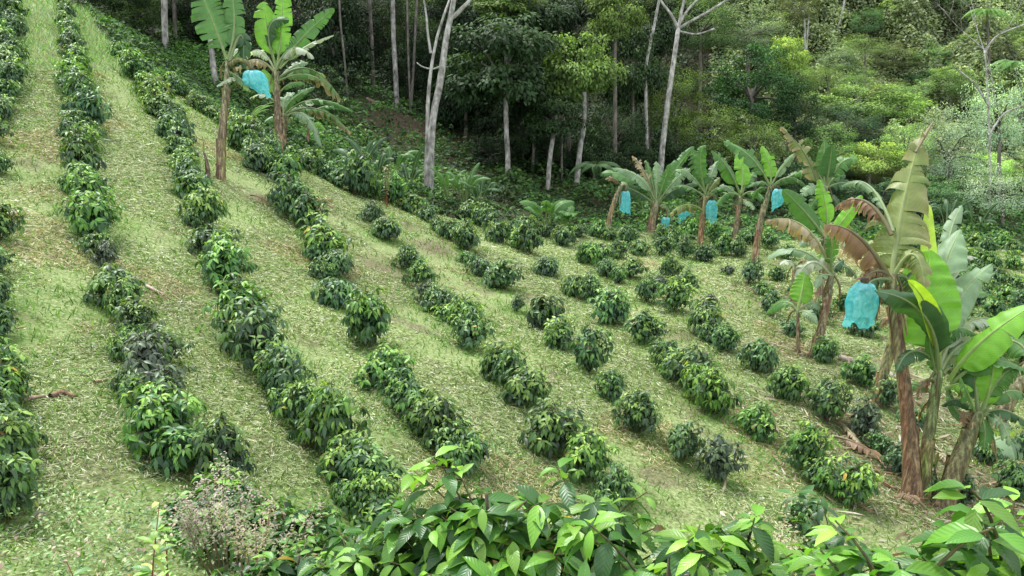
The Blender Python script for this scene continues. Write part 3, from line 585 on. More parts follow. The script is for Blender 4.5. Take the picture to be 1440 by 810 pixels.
tr = N(nt, 'ShaderNodeBsdfTranslucent'); tr.inputs[0].default_value = (.10,.85,.90,1); ms = N(nt, 'ShaderNodeMixShader'); ms.inputs[0].default_value = .35
nt.links.new(b.outputs[0], ms.inputs[1]); nt.links.new(tr.outputs[0], ms.inputs[2])
tp = N(nt, 'ShaderNodeBsdfTransparent'); m2 = N(nt, 'ShaderNodeMixShader'); m2.inputs[0].default_value = .26; nt.links.new(ms.outputs[0], m2.inputs[1]); nt.links.new(tp.outputs[0], m2.inputs[2]); nt.links.new(m2.outputs[0], out.inputs[0])
def fruit_bag(label, u0, v0, u1, v1, d, shear=0.0, spike=.25, seed=1):
    global rng
    rng = np.random.default_rng(seed); top = P((u0+u1)/2, v0, d); hgt = (v1-v0)/F*d; wid = (u1-u0)/F*d*.92
    NR, NS = 44, 22; S = Soup(); V = []; ph = rng.uniform(0, 6.28, 4)
    tail = rng.uniform(0, 6.28)
    for i in range(NS+1):
        t = i / NS; r = wid/2 * np.interp(t, [0,.05,.16,.4,.7,.88,1], [.22,.62,.86,1.0,.90,.86,.95])
        for j in range(NR):
            a = 2*math.pi*j/NR
            fold = 1 + .15*math.sin(5*a+ph[0]+.9*t) * (.3+t) + .09*math.sin(8*a+ph[1]-1.2*t) + .07*math.sin(13*a+ph[2]+1.5*t) + .012*rng.normal()
            z = -hgt * t * (1 - spike * (.5+.5*math.cos(a-tail)) * t**2 * 1.0) - .05*hgt*math.sin(4*a+ph[3])*t**3 - .03*hgt*math.sin(9*a+ph[2])*t**2
            V.append((top[0] + r*fold*math.cos(a) + shear*hgt*t, top[1] + r*fold*.8*math.sin(a), top[2] + z))
    f = [(i*NR+j, i*NR+(j+1)%NR, (i+1)*NR+(j+1)%NR, (i+1)*NR+j) for i in range(NS) for j in range(NR)]
    S.add(np.array(V), [np.array(f)], (1,1,1)); off = np.array(top)
    r = empty('fruit_bag', top); tag(r, label, 'fruit bag', 'blue plastic bags hung over the banana bunches')
    S.build('plastic_cover', mb, r, off)
    K = Soup(); tube(K, [top+np.array([0,0,.03]), top-np.array([0,0,.05])], wid*.12+.01, (.9,.9,.8), 8); K.build('tie', M_STEM, r, off)
    return r
def stalk(*pix, w=5, name='fruit_stalk'):
    def fn(root, base, d):
        S = Soup(); pts = smooth_path([P(u, v, d) for u, v in pix], 8); tube(S, pts, np.linspace(w/2, w/3, 8)/F*d, (.75, 1.0, .5), 7); S.build(name, M_PSEUDO, root, base)
    return fn
rng = np.random.default_rng(55)
GL = "banana plants on the upper left slope"; GM = "banana plants along the far edge of the field"; GR = "banana plants in the right foreground clump"
# --- upper left
_, _, d1 = banana('banana_plant', "tall banana plant with bare tan trunk beside coffee row, left of the twin", GL, None, [(310,254),(312,190),(317,140),(320,86)], (16,13,11,7), [
 ((319,84),(304,40),(278,-22),56,'g',dict(f='c',tears=5,th=.12,grav=.10,gap=.5)),
 ((320,84),(340,30),(318,-40),34,'g',dict(f='c',tears=9,th=.2)),
 ((323,86),(345,10),(342,92),34,'d',dict(f='m',tears=2,th=.3)),
 ((322,118),(335,100),(306,120),14,'w',dict(f='u',tears=2,th=.3)),
 ((321,88),(335,70),(352,60),16,'g',dict(tears=2)),
 ((321,100),(340,110),(352,128),14,'p',dict(tears=3))], stalk((322,92),(336,84),(350,90),(354,101), w=8))
fruit_bag("blue bag hanging from the leftmost banana plant, on its right side", 337,98,372,135, d1-.1, shear=.15, spike=.5, seed=2)
banana('banana_plant', "bushy banana plant with patchy brown trunk, right of the bare tan trunked one", GL, None, [(393,230),(391,170),(389,130),(388,100)], (12,11,10,9), [
 ((389,98),(398,40),(398,-22),30,'b',dict(f='c',tears=4,th=.15,grav=.1)),
 ((388,95),(374,40),(371,4),38,'b',dict(f='c',tears=2,th=.2,grav=.1)),
 ((386,88),(362,18),(405,28),26,'d',dict(f='l',tears=1,th=.5,dz=(0,-.3,-.35))),
 ((392,96),(415,58),(467,14),28,'g',dict(f='c',tears=7,th=.15)),
 ((394,96),(425,62),(467,50),11,'w',dict(tears=5,th=.6)),
 ((387,98),(410,46),(440,80),24,'w',dict(f='u',tears=7,th=.7,grav=.4,dz=(0,-.3,-.4))),
 ((386,98),(366,52),(344,82),20,'w',dict(f='u',tears=6,th=.6,grav=.4)),
 ((386,102),(362,68),(332,98),26,'t',dict(f='u',tears=7,th=.8,grav=.5,dry=.5)),
 ((391,112),(436,70),(477,136),30,'g',dict(f='u',tears=12,th=.8,grav=.5,dry=.7)),
 ((391,112),(412,88),(432,88),16,'p',dict(tears=5)),
 ((391,114),(425,96),(450,112),16,'g',dict(tears=6,th=.6,dry=.3)),
 ((388,138),(376,112),(370,98),18,'b',dict(f='c',tears=0)),
 ((386,142),(368,126),(352,138),12,'w',dict(f='u',tears=3)),
 ((391,132),(410,110),(428,118),14,'g',dict(tears=4)),
 ((390,212),(378,200),(371,188),9,'b',dict(f='c',tears=0))])
banana('banana_plant', "shaded banana plant with wide drooping leaves behind the patchy brown trunk", GL, None, [(400,204),(399,185),(400,160)], (9,8,7), [
 ((400,162),(435,122),(492,155),16,'g',dict(f='u',tears=9,th=.5)),
 ((400,166),(430,140),(450,202),17,'p',dict(f='m',tears=7,th=.3)),
 ((400,164),(445,132),(491,184),20,'g',dict(f='u',tears=14,th=.9,grav=.5,dry=.8)),
 ((399,160),(405,136),(442,122),16,'g',dict(tears=6)),
 ((399,160),(395,135),(414,130),16,'p',dict(tears=5)),
 ((399,168),(385,160),(372,172),14,'g',dict(tears=4)),
 ((401,168),(412,158),(398,186),12,'p',dict(tears=4)),
 ((401,162),(420,148),(445,142),14,'w',dict(tears=4,dry=.3))])
banana('banana_plant', "small young banana plant at far right of the upper left group", GL, None, [(433,208),(433,185),(434,160)], (5,4,4), [
 ((434,162),(460,138),(496,156),13,'g',dict(f='u',tears=6,th=.5)),
 ((434,162),(452,150),(480,168),12,'g',dict(f='u',tears=5,th=.5)),
 ((434,178),(445,168),(456,182),9,'b',dict(tears=2)),
 ((434,176),(424,168),(418,178),8,'g',dict(tears=2))], hang=1)
# --- along the far edge, left to right
_, _, dm = banana('banana_plant', "leaning bare brown banana trunk, leftmost along the far edge", GM, None, [(853,328),(860,296),(873,262)], (9,8,7), [
 ((873,262),(864,246),(852,252),12,'k',dict(tears=5,dry=.8,th=.7)),
 ((873,262),(880,252),(884,262),10,'p',dict(tears=2))], stalk((873,263),(879,260),(880,270), w=4))
fruit_bag("narrow blue bag beside leaning bare trunk, leftmost bag along the far edge", 872,268,888,302, dm, spike=.2, seed=4)
_, _, dm2 = banana('banana_plant', "broad banana plant with pale thick trunk and huge leaf reaching left", GM, None, [(915,326),(918,306),(923,284)], (17,15,12), [
 ((921,286),(896,236),(846,244),27,'g',dict(f='m',tears=4,th=.35)),
 ((922,288),(890,262),(872,262),22,'d',dict(f='m',tears=5,th=.3)),
 ((922,284),(905,240),(863,236),20,'p',dict(f='m',tears=2,th=.3)),
 ((923,284),(924,255),(923,228),22,'p',dict(f='c',tears=8,th=.3)),
 ((924,284),(938,250),(974,208),24,'g',dict(f='r',tears=4,th=.3)),
 ((926,286),(945,262),(978,258),24,'d',dict(f='m',tears=5,th=.3)),
 ((926,284),(948,250),(972,236),18,'p',dict(f='m',tears=6,th=.4)),
 ((921,282),(908,235),(890,220),18,'t',dict(tears=9,th=.8,dry=.9)),
 ((922,282),(915,240),(908,226),16,'g',dict(tears=7,th=.5,dry=.3)),
 ((925,292),(938,280),(946,308),24,'p',dict(f='u',tears=8,th=.5,grav=.5)),
 ((926,280),(935,252),(942,232),18,'g',dict(tears=4)),
 ((922,296),(905,292),(895,300),14,'g',dict(f='u',tears=3))], stalk((926,290),(938,296),(937,306), w=4))
fruit_bag("smallest blue bag low beside the pale thick banana trunk", 930,305,943,321, dm2-.2, spike=.3, seed=5)
fruit_bag("blue bag hanging between the pale thick trunk and the yellow stalked banana", 954,290,969,314, dm2-.4, spike=.6, seed=6, shear=.1)
_, _, dm3 = banana('banana_plant', "banana plant with yellow leaf stalks and torn leaf hanging toward the camera", GM, None, [(984,345),(988,310),(993,276)], (10,9,9), [
 ((992,274),(984,238),(974,212),30,'g',dict(f='c',tears=9,th=.25,gap=.5)),
 ((992,272),(978,214),(992,204),20,'g',dict(f='m',tears=5,th=.4)),
 ((994,274),(1004,256),(1012,250),14,'o',dict(tears=3)),
 ((994,276),(1012,256),(1032,264),14,'g',dict(f='u',tears=4,th=.5)),
 ((991,276),(965,256),(950,262),16,'g',dict(f='u',tears=6,th=.5)),
 ((990,298),(966,276),(944,300),18,'o',dict(f='u',tears=14,th=.9,grav=.6,dry=.4)),
 ((992,272),(1000,240),(1010,226),16,'p',dict(tears=5)),
 ((992,272),(965,232),(952,240),16,'p',dict(tears=6)),
 ((994,276),(1004,268),(1008,280),10,'g',dict(tears=3))], stalk((994,278),(1004,276),(1002,285), w=5), tint=(1.1,1,.8))
fruit_bag("oval blue bag under the yellow stalked banana plant", 993,281,1010,313, dm3-.2, spike=.35, seed=7)
banana('banana_plant', "slim banana plant with two upright leaves, fourth along the far edge", GM, None, [(1031,352),(1036,315),(1041,276)], (9,8,8), [
 ((1041,274),(1026,232),(1002,212),26,'g',dict(f='m',tears=2,th=.25)),
 ((1042,272),(1050,240),(1036,216),22,'b',dict(f='c',tears=1,th=.2)),
 ((1044,272),(1050,250),(1066,238),16,'g',dict(tears=3)),
 ((1040,276),(1022,262),(1008,288),18,'g',dict(f='u',tears=8,th=.7)),
 ((1043,276),(1060,260),(1076,282),18,'g',dict(f='u',tears=6,th=.5)),
 ((1042,280),(1052,282),(1060,294),12,'p',dict(tears=4)),
 ((1040,276),(1020,258),(1012,262),12,'p',dict(tears=4))])
_, _, dm5 = banana('banana_plant', "tall leaning banana plant with reddish trunk base, fifth along the far edge", GM, None, [(1061,371),(1068,318),(1084,262)], (11,10,8), [
 ((1083,262),(1060,212),(1020,200),28,'g',dict(f='m',tears=3,th=.25)),
 ((1084,260),(1086,232),(1072,206),20,'b',dict(f='c',tears=1,th=.25)),
 ((1085,260),(1100,232),(1118,216),14,'p',dict(tears=3)),
 ((1083,264),(1070,248),(1052,262),14,'g',dict(f='u',tears=4,th=.5)),
 ((1086,262),(1112,236),(1136,264),18,'g',dict(f='u',tears=6,th=.6)),
 ((1086,262),(1105,250),(1128,240),16,'g',dict(tears=5,th=.4)),
 ((1084,266),(1066,258),(1058,280),14,'g',dict(tears=4))], stalk((1086,264),(1094,262),(1095,268), w=5))
fruit_bag("blue bag on the fifth banana plant along the far edge, rightmost of the far bags", 1085,265,1105,298, dm5-.2, spike=.5, seed=8, shear=.05)
banana('banana_plant', "dense leafy banana plant with brown tipped upright leaf behind the right clump", GM, None, [(1160,352),(1160,310),(1160,262)], (12,11,10), [
 ((1154,275),(1142,215),(1100,180),30,'o',dict(f='m',tears=15,th=.55,dry=.8,gap=.5)),
 ((1160,262),(1158,225),(1160,198),30,'g',dict(f='c',tears=2,th=.3)),
 ((1162,262),(1168,225),(1170,204),22,'d',dict(tears=1)),
 ((1163,264),(1180,215),(1206,224),28,'g',dict(f='m',tears=3,th=.4)),
 ((1158,266),(1140,228),(1120,246),22,'g',dict(tears=5)),
 ((1160,266),(1185,250),(1200,262),22,'d',dict(tears=5)),
 ((1160,270),(1140,255),(1128,275),20,'p',dict(tears=5)),
 ((1160,262),(1150,240),(1142,228),22,'g',dict(tears=3)),
 ((1160,268),(1175,240),(1188,246),20,'g',dict(tears=3)),
 ((1160,280),(1170,270),(1180,290),20,'d',dict(tears=3)),
 ((1160,280),(1148,272),(1138,296),20,'g',dict(tears=3))], d0=20.5)
# --- right middle
GC = "banana plants between the far edge and the right foreground clump"
banana('banana_plant', "banana plant with bright young leaves and drooping shredded leaf, behind the leaning pair", GC, None, [(1148,440),(1156,390),(1162,332)], (12,11,10), [
 ((1164,332),(1164,285),(1152,254),26,'b',dict(f='c',tears=2,th=.25)),
 ((1160,334),(1135,298),(1102,268),30,'g',dict(f='c',tears=1,th=.2)),
 ((1166,334),(1190,305),(1211,276),20,'b',dict(f='c',tears=0,th=.2)),
 ((1164,338),(1150,310),(1140,300),26,'g',dict(tears=2)),
 ((1166,334),(1178,300),(1196,318),30,'o',dict(f='u',tears=14,th=.8,grav=.5,dry=.4)),
 ((1164,340),(1158,352),(1155,376),16,'b',dict(f='c',tears=1)),
 ((1166,340),(1190,330),(1202,352),24,'w',dict(f='m',tears=3,th=.3)),
 ((1163,340),(1140,330),(1125,345),22,'p',dict(tears=5))])
banana('banana_plant', "thin young banana plant with one bright hanging leaf, left of the leaning brown trunk", GC, None, [(1124,502),(1122,470),(1122,436)], (7,6,5), [
 ((1122,437),(1130,405),(1132,382),32,'b',dict(f='c',tears=1,th=.3)),
 ((1122,438),(1104,408),(1076,444),26,'g',dict(f='u',tears=2,th=.3)),
 ((1123,438),(1145,412),(1162,440),20,'p',dict(f='u',tears=3)),
 ((1123,440),(1136,432),(1148,454),14,'p',dict(tears=3))], hang=1)
banana('banana_plant', "leaning banana plant with peeling brown trunk and shredded grey leaf spreading left", GC, None, [(1143,504),(1158,450),(1169,388)], (18,13,11), [
 ((1169,386),(1126,330),(1082,362),20,'p',dict(f='u',tears=1,th=.35)),
 ((1169,388),(1140,348),(1122,392),28,'w',dict(f='m',tears=3,th=.35)),
 ((1171,384),(1138,292),(1080,310),34,'t',dict(f='u',tears=22,th=1.0,grav=.6,dry=.55)),
 ((1170,386),(1172,372),(1186,366),20,'d',dict(tears=5)),
 ((1171,388),(1186,360),(1204,390),24,'d',dict(tears=6,dry=.4)),
 ((1170,384),(1166,345),(1176,320),24,'g',dict(tears=6)),
 ((1169,388),(1152,380),(1148,404),16,'p',dict(tears=4))], hang=5)
banana('banana_plant', "stubby dead banana trunk left of the leaning pair, its leaves cut off", GC, None, [(1113,432),(1116,400),(1121,372)], (11,9,8), [
 ((1121,374),(1110,362),(1098,372),14,'w',dict(tears=3)),
 ((1121,374),(1130,360),(1136,372),10,'k',dict(tears=4,dry=.9))], hang=2)
# --- big right foreground clump
_, _, dr1 = banana('banana_plant', "tallest banana plant with giant upright olive leaf and brown trunk, right foreground", GR, None, [(1284,702),(1280,620),(1270,530),(1258,440),(1254,385)], (36,29,24,20,15), [
 ((1255,388),(1262,300),(1294,196),96,'o',dict(f='c',tears=16,taper=.5,th=.45,grav=.32,dry=.30,gap=.30,pet=.03,pleat=.05,dz=(0,.1,.3))),
 ((1288,214),(1298,196),(1312,172),7,'k',dict(f='c',tears=0,dry=.9,dz=(.2,.25,.3))),
 ((1252,396),(1212,312),(1160,316),52,'k',dict(f='u',tears=26,th=1.0,grav=.75,dry=.9,dz=(0,-.2,-.3),pet=.08)),
 ((1254,330),(1220,256),(1176,290),30,'k',dict(f='u',tears=14,th=.8,grav=.5,dry=.9,dz=(0,.3,.5))),
 ((1256,325),(1228,234),(1186,260),22,'p',dict(f='u',tears=9,th=.7,grav=.5,dz=(0,.5,.8))),
 ((1254,392),(1232,366),(1208,400),30,'k',dict(tears=12,th=.9,dry=.9)),
 ((1254,394),(1225,385),(1212,410),26,'d',dict(tears=6,th=.6)),
 ((1257,392),(1275,375),(1290,420),36,'d',dict(f='m',tears=10,th=.6,dry=.3)),
 ((1256,390),(1290,320),(1300,400),40,'o',dict(tears=10,th=.6,dry=.3)),
 ((1255,400),(1236,400),(1232,450),18,'k',dict(tears=6,dry=.9,grav=.8)),
 ((1258,400),(1268,420),(1275,470),16,'t',dict(tears=6,dry=.6,grav=.8))], stalk((1252,396),(1230,378),(1216,388),(1215,398), w=14), tint=(1,.93,.86), hang=7)
fruit_bag("largest blue bag, crumpled, hanging on the tall right foreground banana plant", 1194,396,1238,470, dr1-.3, spike=.32, seed=9)
banana('banana_plant', "banana plant leaning left behind the tallest trunk, green and brown stem", GR, None, [(1232,572),(1244,520),(1262,450)], (18,15,13), [
 ((1262,452),(1270,430),(1296,446),18,'p',dict(tears=4)),
 ((1262,452),(1282,440),(1290,480),18,'o',dict(tears=8,th=.7)),
 ((1260,454),(1250,440),(1240,460),14,'k',dict(tears=6,dry=.8))], tint=(.9,1,.8), hang=2)
banana('banana_plant', "forked green banana plant with bright rolled leaf, rising beside the tallest trunk", GR, None, [(1300,700),(1302,640),(1312,575),(1320,520)], (26,22,20,17), [
 ((1318,528),(1326,425),(1236,410),44,'d',dict(f='l',tears=1,th=.35,grav=.3,dz=(0,-.5,-.9))),
 ((1322,520),(1318,430),(1278,396),24,'y',dict(f='c',tears=0,th=-.5,grav=0,dz=(0,-.4,-.9))),
 ((1318,520),(1290,430),(1308,356),76,'b',dict(f='c',tears=1,th=.2,grav=.1,dz=(0,.1,.2))),
 ((1320,500),(1306,395),(1352,322),52,'p',dict(f='c',tears=1,th=.2,dz=(0,.2,.5))),
 ((1320,515),(1322,425),(1392,374),46,'p',dict(f='m',tears=1,th=.3,dz=(0,.3,.5))),
 ((1318,470),(1302,370),(1306,292),20,'y',dict(f='c',tears=0,th=-.4,dz=(0,.3,.5))),
 ((1325,440),(1326,330),(1352,290),24,'p',dict(tears=4,dz=(.3,.5,.8))),
 ((1325,430),(1335,350),(1372,362),20,'w',dict(f='u',tears=4,dz=(.3,.5,.8))),
 ((1322,515),(1345,440),(1396,452),26,'w',dict(f='u',tears=2,th=.3,dz=(0,.3,.5))),
 ((1326,528),(1345,480),(1332,432),52,'w',dict(f='c',tears=1,th=.25,dz=(.2,.3,.4))),
 ((1335,535),(1365,480),(1455,428),52,'b',dict(f='m',tears=1,th=.3,dz=(0,-.3,-.5))),
 ((1338,540),(1390,485),(1442,522),32,'g',dict(f='u',tears=2,th=.3,dz=(0,-.3,-.4))),
 ((1316,560),(1290,526),(1258,548),22,'g',dict(f='u',tears=2,th=.4,dry=.2)),
 ((1322,515),(1345,380),(1400,420),34,'g',dict(f='u',tears=3,th=.4,dz=(.2,.5,1.0))),
 ((1322,510),(1330,440),(1372,470),26,'g',dict(f='u',tears=9,th=.6,grav=.4,dz=(.1,.1,.1))),
 ((1320,520),(1296,470),(1282,500),24,'t',dict(f='u',tears=10,th=.8,grav=.7,dry=.5,dz=(0,.2,.3))),
 ((1324,505),(1365,410),(1425,470),34,'p',dict(f='u',tears=7,th=.5,grav=.4,dz=(.1,.4,.8))),
 ((1326,525),(1350,500),(1352,560),24,'o',dict(f='u',tears=9,th=.7,grav=.6,dry=.3,dz=(0,.1,.1))),
 ((1316,540),(1300,520),(1290,560),16,'k',dict(f='u',tears=10,th=.9,grav=.8,dry=.8,dz=(0,-.1,-.2))),
 ((1318,512),(1280,470),(1262,520),30,'d',dict(f='u',tears=3,th=.4,dz=(0,-.2,-.3))),
 ((1324,520),(1360,450),(1408,500),34,'p',dict(f='u',tears=3,th=.35,dz=(0,.2,.4))),
 ((1330,548),(1350,532),(1368,548),22,'b',dict(f='u',tears=3)),
 ((1320,535),(1308,500),(1306,460),16,'g',dict(f='c',tears=1)),
 ((1314,565),(1300,560),(1292,590),12,'k',dict(tears=5,dry=.9,grav=.6))], tint=(.8,1.1,.8), hang=2)
banana('banana_plant', "thick leaning banana plant with green and brown striped trunk, right foreground", GR, None, [(1326,714),(1346,655),(1366,605),(1376,578)], (40,32,28,22), [
 ((1376,582),(1368,520),(1376,488),42,'d',dict(f='c',tears=1,th=.3)),
 ((1380,584),(1398,540),(1396,496),32,'b',dict(f='c',tears=1,th=.3)),
 ((1376,590),(1352,545),(1326,570),18,'d',dict(f='u',tears=1,th=.4)),
 ((1378,588),(1405,560),(1446,596),26,'d',dict(f='u',tears=3,th=.4)),
 ((1380,584),(1415,530),(1448,560),26,'g',dict(f='u',tears=3,th=.4)),
 ((1374,588),(1352,570),(1356,600),16,'k',dict(tears=5,dry=.8)),
 ((1378,590),(1388,588),(1384,630),22,'g',dict(f='c',tears=2)),
 ((1372,584),(1360,550),(1350,530),24,'g',dict(tears=2)),
 ((1378,584),(1410,500),(1446,520),34,'g',dict(f='u',tears=7,th=.5,grav=.4)),
 ((1380,586),(1408,570),(1420,624),26,'p',dict(f='u',tears=8,th=.6,grav=.5)),
 ((1378,588),(1400,600),(1402,650),18,'t',dict(f='u',tears=9,th=.9,grav=.8,dry=.7)),
 ((1378,586),(1345,600),(1332,545),16,'g',dict(tears=2)),
 ((1380,590),(1400,615),(1436,604),20,'y',dict(tears=4,dry=.5))], tint=(.85,1,.8), hang=3)
banana('banana_plant', "banana plant cut by the right picture edge, brown trunk leaning right, pale leaf", GR, None, [(1392,612),(1418,565),(1452,510)], (26,26,24), [
 ((1452,512),(1475,440),(1530,420),60,'g',dict(tears=3)),
 ((1440,615),(1420,600),(1376,634),58,'p',dict(f='u',tears=1,th=.3,dz=(-.3,-.5,-.6),pet=.05)),
 ((1452,512),(1440,470),(1400,480),40,'g',dict(tears=3,dz=(0,.3,.5))),
 ((1454,512),(1500,500),(1540,540),50,'g',dict(tears=3))], hang=4)
def shoot(label, u, v, tu, tv, w):
    p, d = G(u, v); S = Soup(); t = P(tu, tv, d); pa = smooth_path([p-np.array([0,0,.05]), (p+t)/2+np.array([.03,0,0]), t], 8)
    r = empty('dead_banana_shoot', p); tag(r, label, 'dead shoot')
    tube(S, pa, np.linspace(w/2, .8, 8)/F*d, (.6,.5,.45), 8, rough=.35); S.build('stem', M_PSEUDO, r, p)
    banana_leaf(r, p, pa[-2], t, t + np.array([.02,0,.18]), .07, CAMDIR(p), 'o', tears=0, th=.2, grav=0, dry=.5, name='leaf')
shoot("thin dead shoot standing left of the bare tan banana trunk", 292,250,286,212,9)
shoot("pointed brown shoot between the two right foreground banana trunks", 1308,692,1314,655,10)
# ------------------------------------------------------------------ forest
M_FERN = M_TREE
def crown_mesh(seed, nclump, nleaf, L, droop, tpl=T_LO, wid=.28, spread=.30, hollow=.5, fine=1.0, flat=1.0):
    global rng
    rng = np.random.default_rng(seed); S = Soup()
    c = unit(rng.normal(0, 1, (nclump, 3))) * (hollow + (1-hollow) * rng.random((nclump, 1)) ** .6)
    c[:, 2] = np.where(c[:, 2] < -.45, c[:, 2] * .6, c[:, 2]) * flat
    rad = rng.uniform(.6, 1.25, nclump) * spread; k = rng.integers(0, nclump, nleaf)
    o = unit(rng.normal(0, 1, (nleaf, 3))); o[:, 2] = np.abs(o[:, 2]) * np.where(rng.random(nleaf) < .72, 1, -1)
    r = (.55 + .45 * rng.random((nleaf, 1)))
    p = c[k] + o * r * rad[k][:, None] * np.array([1, 1, .85]); p += rng.normal(0, .02, p.shape)
    out = unit(p + np.array([0, 0, .1]))
    d = unit(o * .8 + out * .4 + rng.normal(0, .55, p.shape)); d[:, 2] -= droop * rng.uniform(.3, 1.4, nleaf)
    nr = unit(out * .6 + o * .5 + np.array([0, 0, .9]) + rng.normal(0, .35, p.shape))
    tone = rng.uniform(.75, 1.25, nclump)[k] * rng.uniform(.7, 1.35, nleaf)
    young = (np.clip(o[:, 2], 0, 1) * np.clip(out[:, 2] + .5, 0, 1) * rng.random(nleaf))[:, None]  # shading painted in: upper outer leaves lighter, along with some new growth
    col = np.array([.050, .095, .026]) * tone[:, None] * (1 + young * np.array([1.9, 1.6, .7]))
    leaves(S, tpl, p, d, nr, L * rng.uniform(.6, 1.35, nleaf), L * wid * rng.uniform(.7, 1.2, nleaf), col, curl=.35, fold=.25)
    return S.mesh('crown', M_TREE), c
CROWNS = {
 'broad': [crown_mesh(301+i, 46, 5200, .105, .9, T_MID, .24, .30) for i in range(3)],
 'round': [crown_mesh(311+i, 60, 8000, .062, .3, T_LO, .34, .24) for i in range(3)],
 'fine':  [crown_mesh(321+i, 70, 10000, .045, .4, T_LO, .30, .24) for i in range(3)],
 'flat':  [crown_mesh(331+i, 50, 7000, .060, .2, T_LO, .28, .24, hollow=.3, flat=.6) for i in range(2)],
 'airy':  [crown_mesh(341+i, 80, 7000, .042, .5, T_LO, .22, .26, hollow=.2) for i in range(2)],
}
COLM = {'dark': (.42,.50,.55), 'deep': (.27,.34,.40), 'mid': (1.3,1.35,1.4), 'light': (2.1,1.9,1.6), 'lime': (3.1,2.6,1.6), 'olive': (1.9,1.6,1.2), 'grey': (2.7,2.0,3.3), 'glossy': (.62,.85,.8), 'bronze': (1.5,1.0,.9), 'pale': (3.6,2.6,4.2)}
trng = random.Random(5)
TREE_XY = []
def limbs(S, top, centers, sc, r, n=9, col=(.45,.45,.42)):
    ks = trng.sample(range(len(centers)), min(n, len(centers)))
    for k in ks:
        e = top + centers[k] * sc * .85; m = top * .45 + e * .55 + np.array([0, 0, .15 * sc[2]])
        tube(S, bez(top - np.array([0,0,.25*sc[2]]), m, e, 6), np.linspace(r*.55, r*.12, 6), col, 5, cap=False)
def tree(label, u, v, d, rx, ry, style, tone, tw=5, group=None, base=None, bark=None, cat='tree', lean=0.0, name='forest_tree', deep=1.0):
    c = P(u, v, d); g = GD(base if base is not None else u, d)
    X = rx / F * d; Z = ry / F * d
    r = empty(name, g); tag(r, label, cat, group)
    me, cen = trng.choice(CROWNS[style]); off = c - g
    if off[2] < Z * .75: off[2] = Z * .75
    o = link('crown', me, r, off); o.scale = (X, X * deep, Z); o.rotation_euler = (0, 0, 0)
    k = trng.uniform(.85, 1.15); cm = COLM[tone]; haze = min(1, max(0, (u - 950) / 400)); k *= 1 + .75 * haze; o.color = (cm[0]*k*trng.uniform(.92,1.08), cm[1]*k, cm[2]*k*(1 + .6*haze), 1)  # haze painted into the crown colour: paler and bluer towards the right
    S = Soup(); top = off.copy(); w = tw / 2 / F * d
    pa = smooth_path([np.array([0,0,-.25]), top*.5 + np.array([lean, 0, 0]), top], 9)
    tube(S, pa, np.linspace(w*1.15, w*.6, 9), (1,1,1), 8, rough=.12)
    limbs(S, top, cen, np.array([X, X*deep, Z]), w)
    S.build('trunk', bark or M_BARK_DARK, r)
    TREE_XY.append((g[0], g[1])); return r
rng = np.random.default_rng(77)
def branchy(S, p, d, L, r, depth, col=(1,1,1), up=.25, spl=2):
    e = p + d * L; m = (p + e) / 2 + rng.normal(0, .07 * L, 3)
    tube(S, bez(p, m, e, 5), np.linspace(r, r*.62, 5), col, 6 if r > .03 else 4, cap=False)
    if depth == 0: return
    for k in range(spl + (rng.random() < .4)):
        nd = unit(d + rng.normal(0, .48, 3) + np.array([0, 0, up])); branchy(S, e, nd, L * rng.uniform(.6, .85), r * .6, depth-1, col, up, spl)
def trunk_tree(label, base, d, pts, w0, w1, bark=M_BARK_PALE, crown=None, twigs=0, extra=(), name='forest_tree', group=None, cat='tree', tone='dark', twL=1.6):
    """a tree known by its visible trunk: pixel points base->top at depth d"""
    g = G(*base)[0] if d is None else GD(base[0], d); dd = d or G(*base)[1]
    r = empty(name, g); tag(r, label, cat, group); S = Soup()
    pp = [g - np.array([0,0,.25])] + [P(u, v, dd) for u, v in pts]
    pa = smooth_path(pp, 14); tube(S, pa, np.linspace(w0, w1, 14)*.84/2/F*dd, (1,1,1), 9, rough=.14)
    for q in extra: 
        pe = smooth_path([P(u, v, dd) for u, v in q[0]], 9); tube(S, pe, np.linspace(q[1], q[2], 9)/2/F*dd, (1,1,1), 7, rough=.1)
        if twigs and q[0][-1][1] < 70:
            branchy(S, pe[-1], unit(pe[-1]-pe[-3]), twL, q[2]/2/F*dd, 3)
    if twigs:
        for k in range(twigs): branchy(S, pa[-1], unit(pa[-1]-pa[-3] + rng.normal(0, .5, 3)), twL, w1/2/F*dd*.8, 3)
    S.build('trunk', bark, r, g)
    if crown:
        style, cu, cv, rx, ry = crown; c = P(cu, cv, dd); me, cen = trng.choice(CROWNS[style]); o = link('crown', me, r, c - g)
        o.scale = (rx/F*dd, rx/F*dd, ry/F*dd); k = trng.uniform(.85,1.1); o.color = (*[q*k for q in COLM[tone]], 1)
        S = Soup(); limbs(S, c-g, cen, np.array(o.scale), w1/2/F*dd, 8); S.build('branches', bark, r)
    TREE_XY.append((g[0], g[1])); return r
GT = "trees of the forest edge"
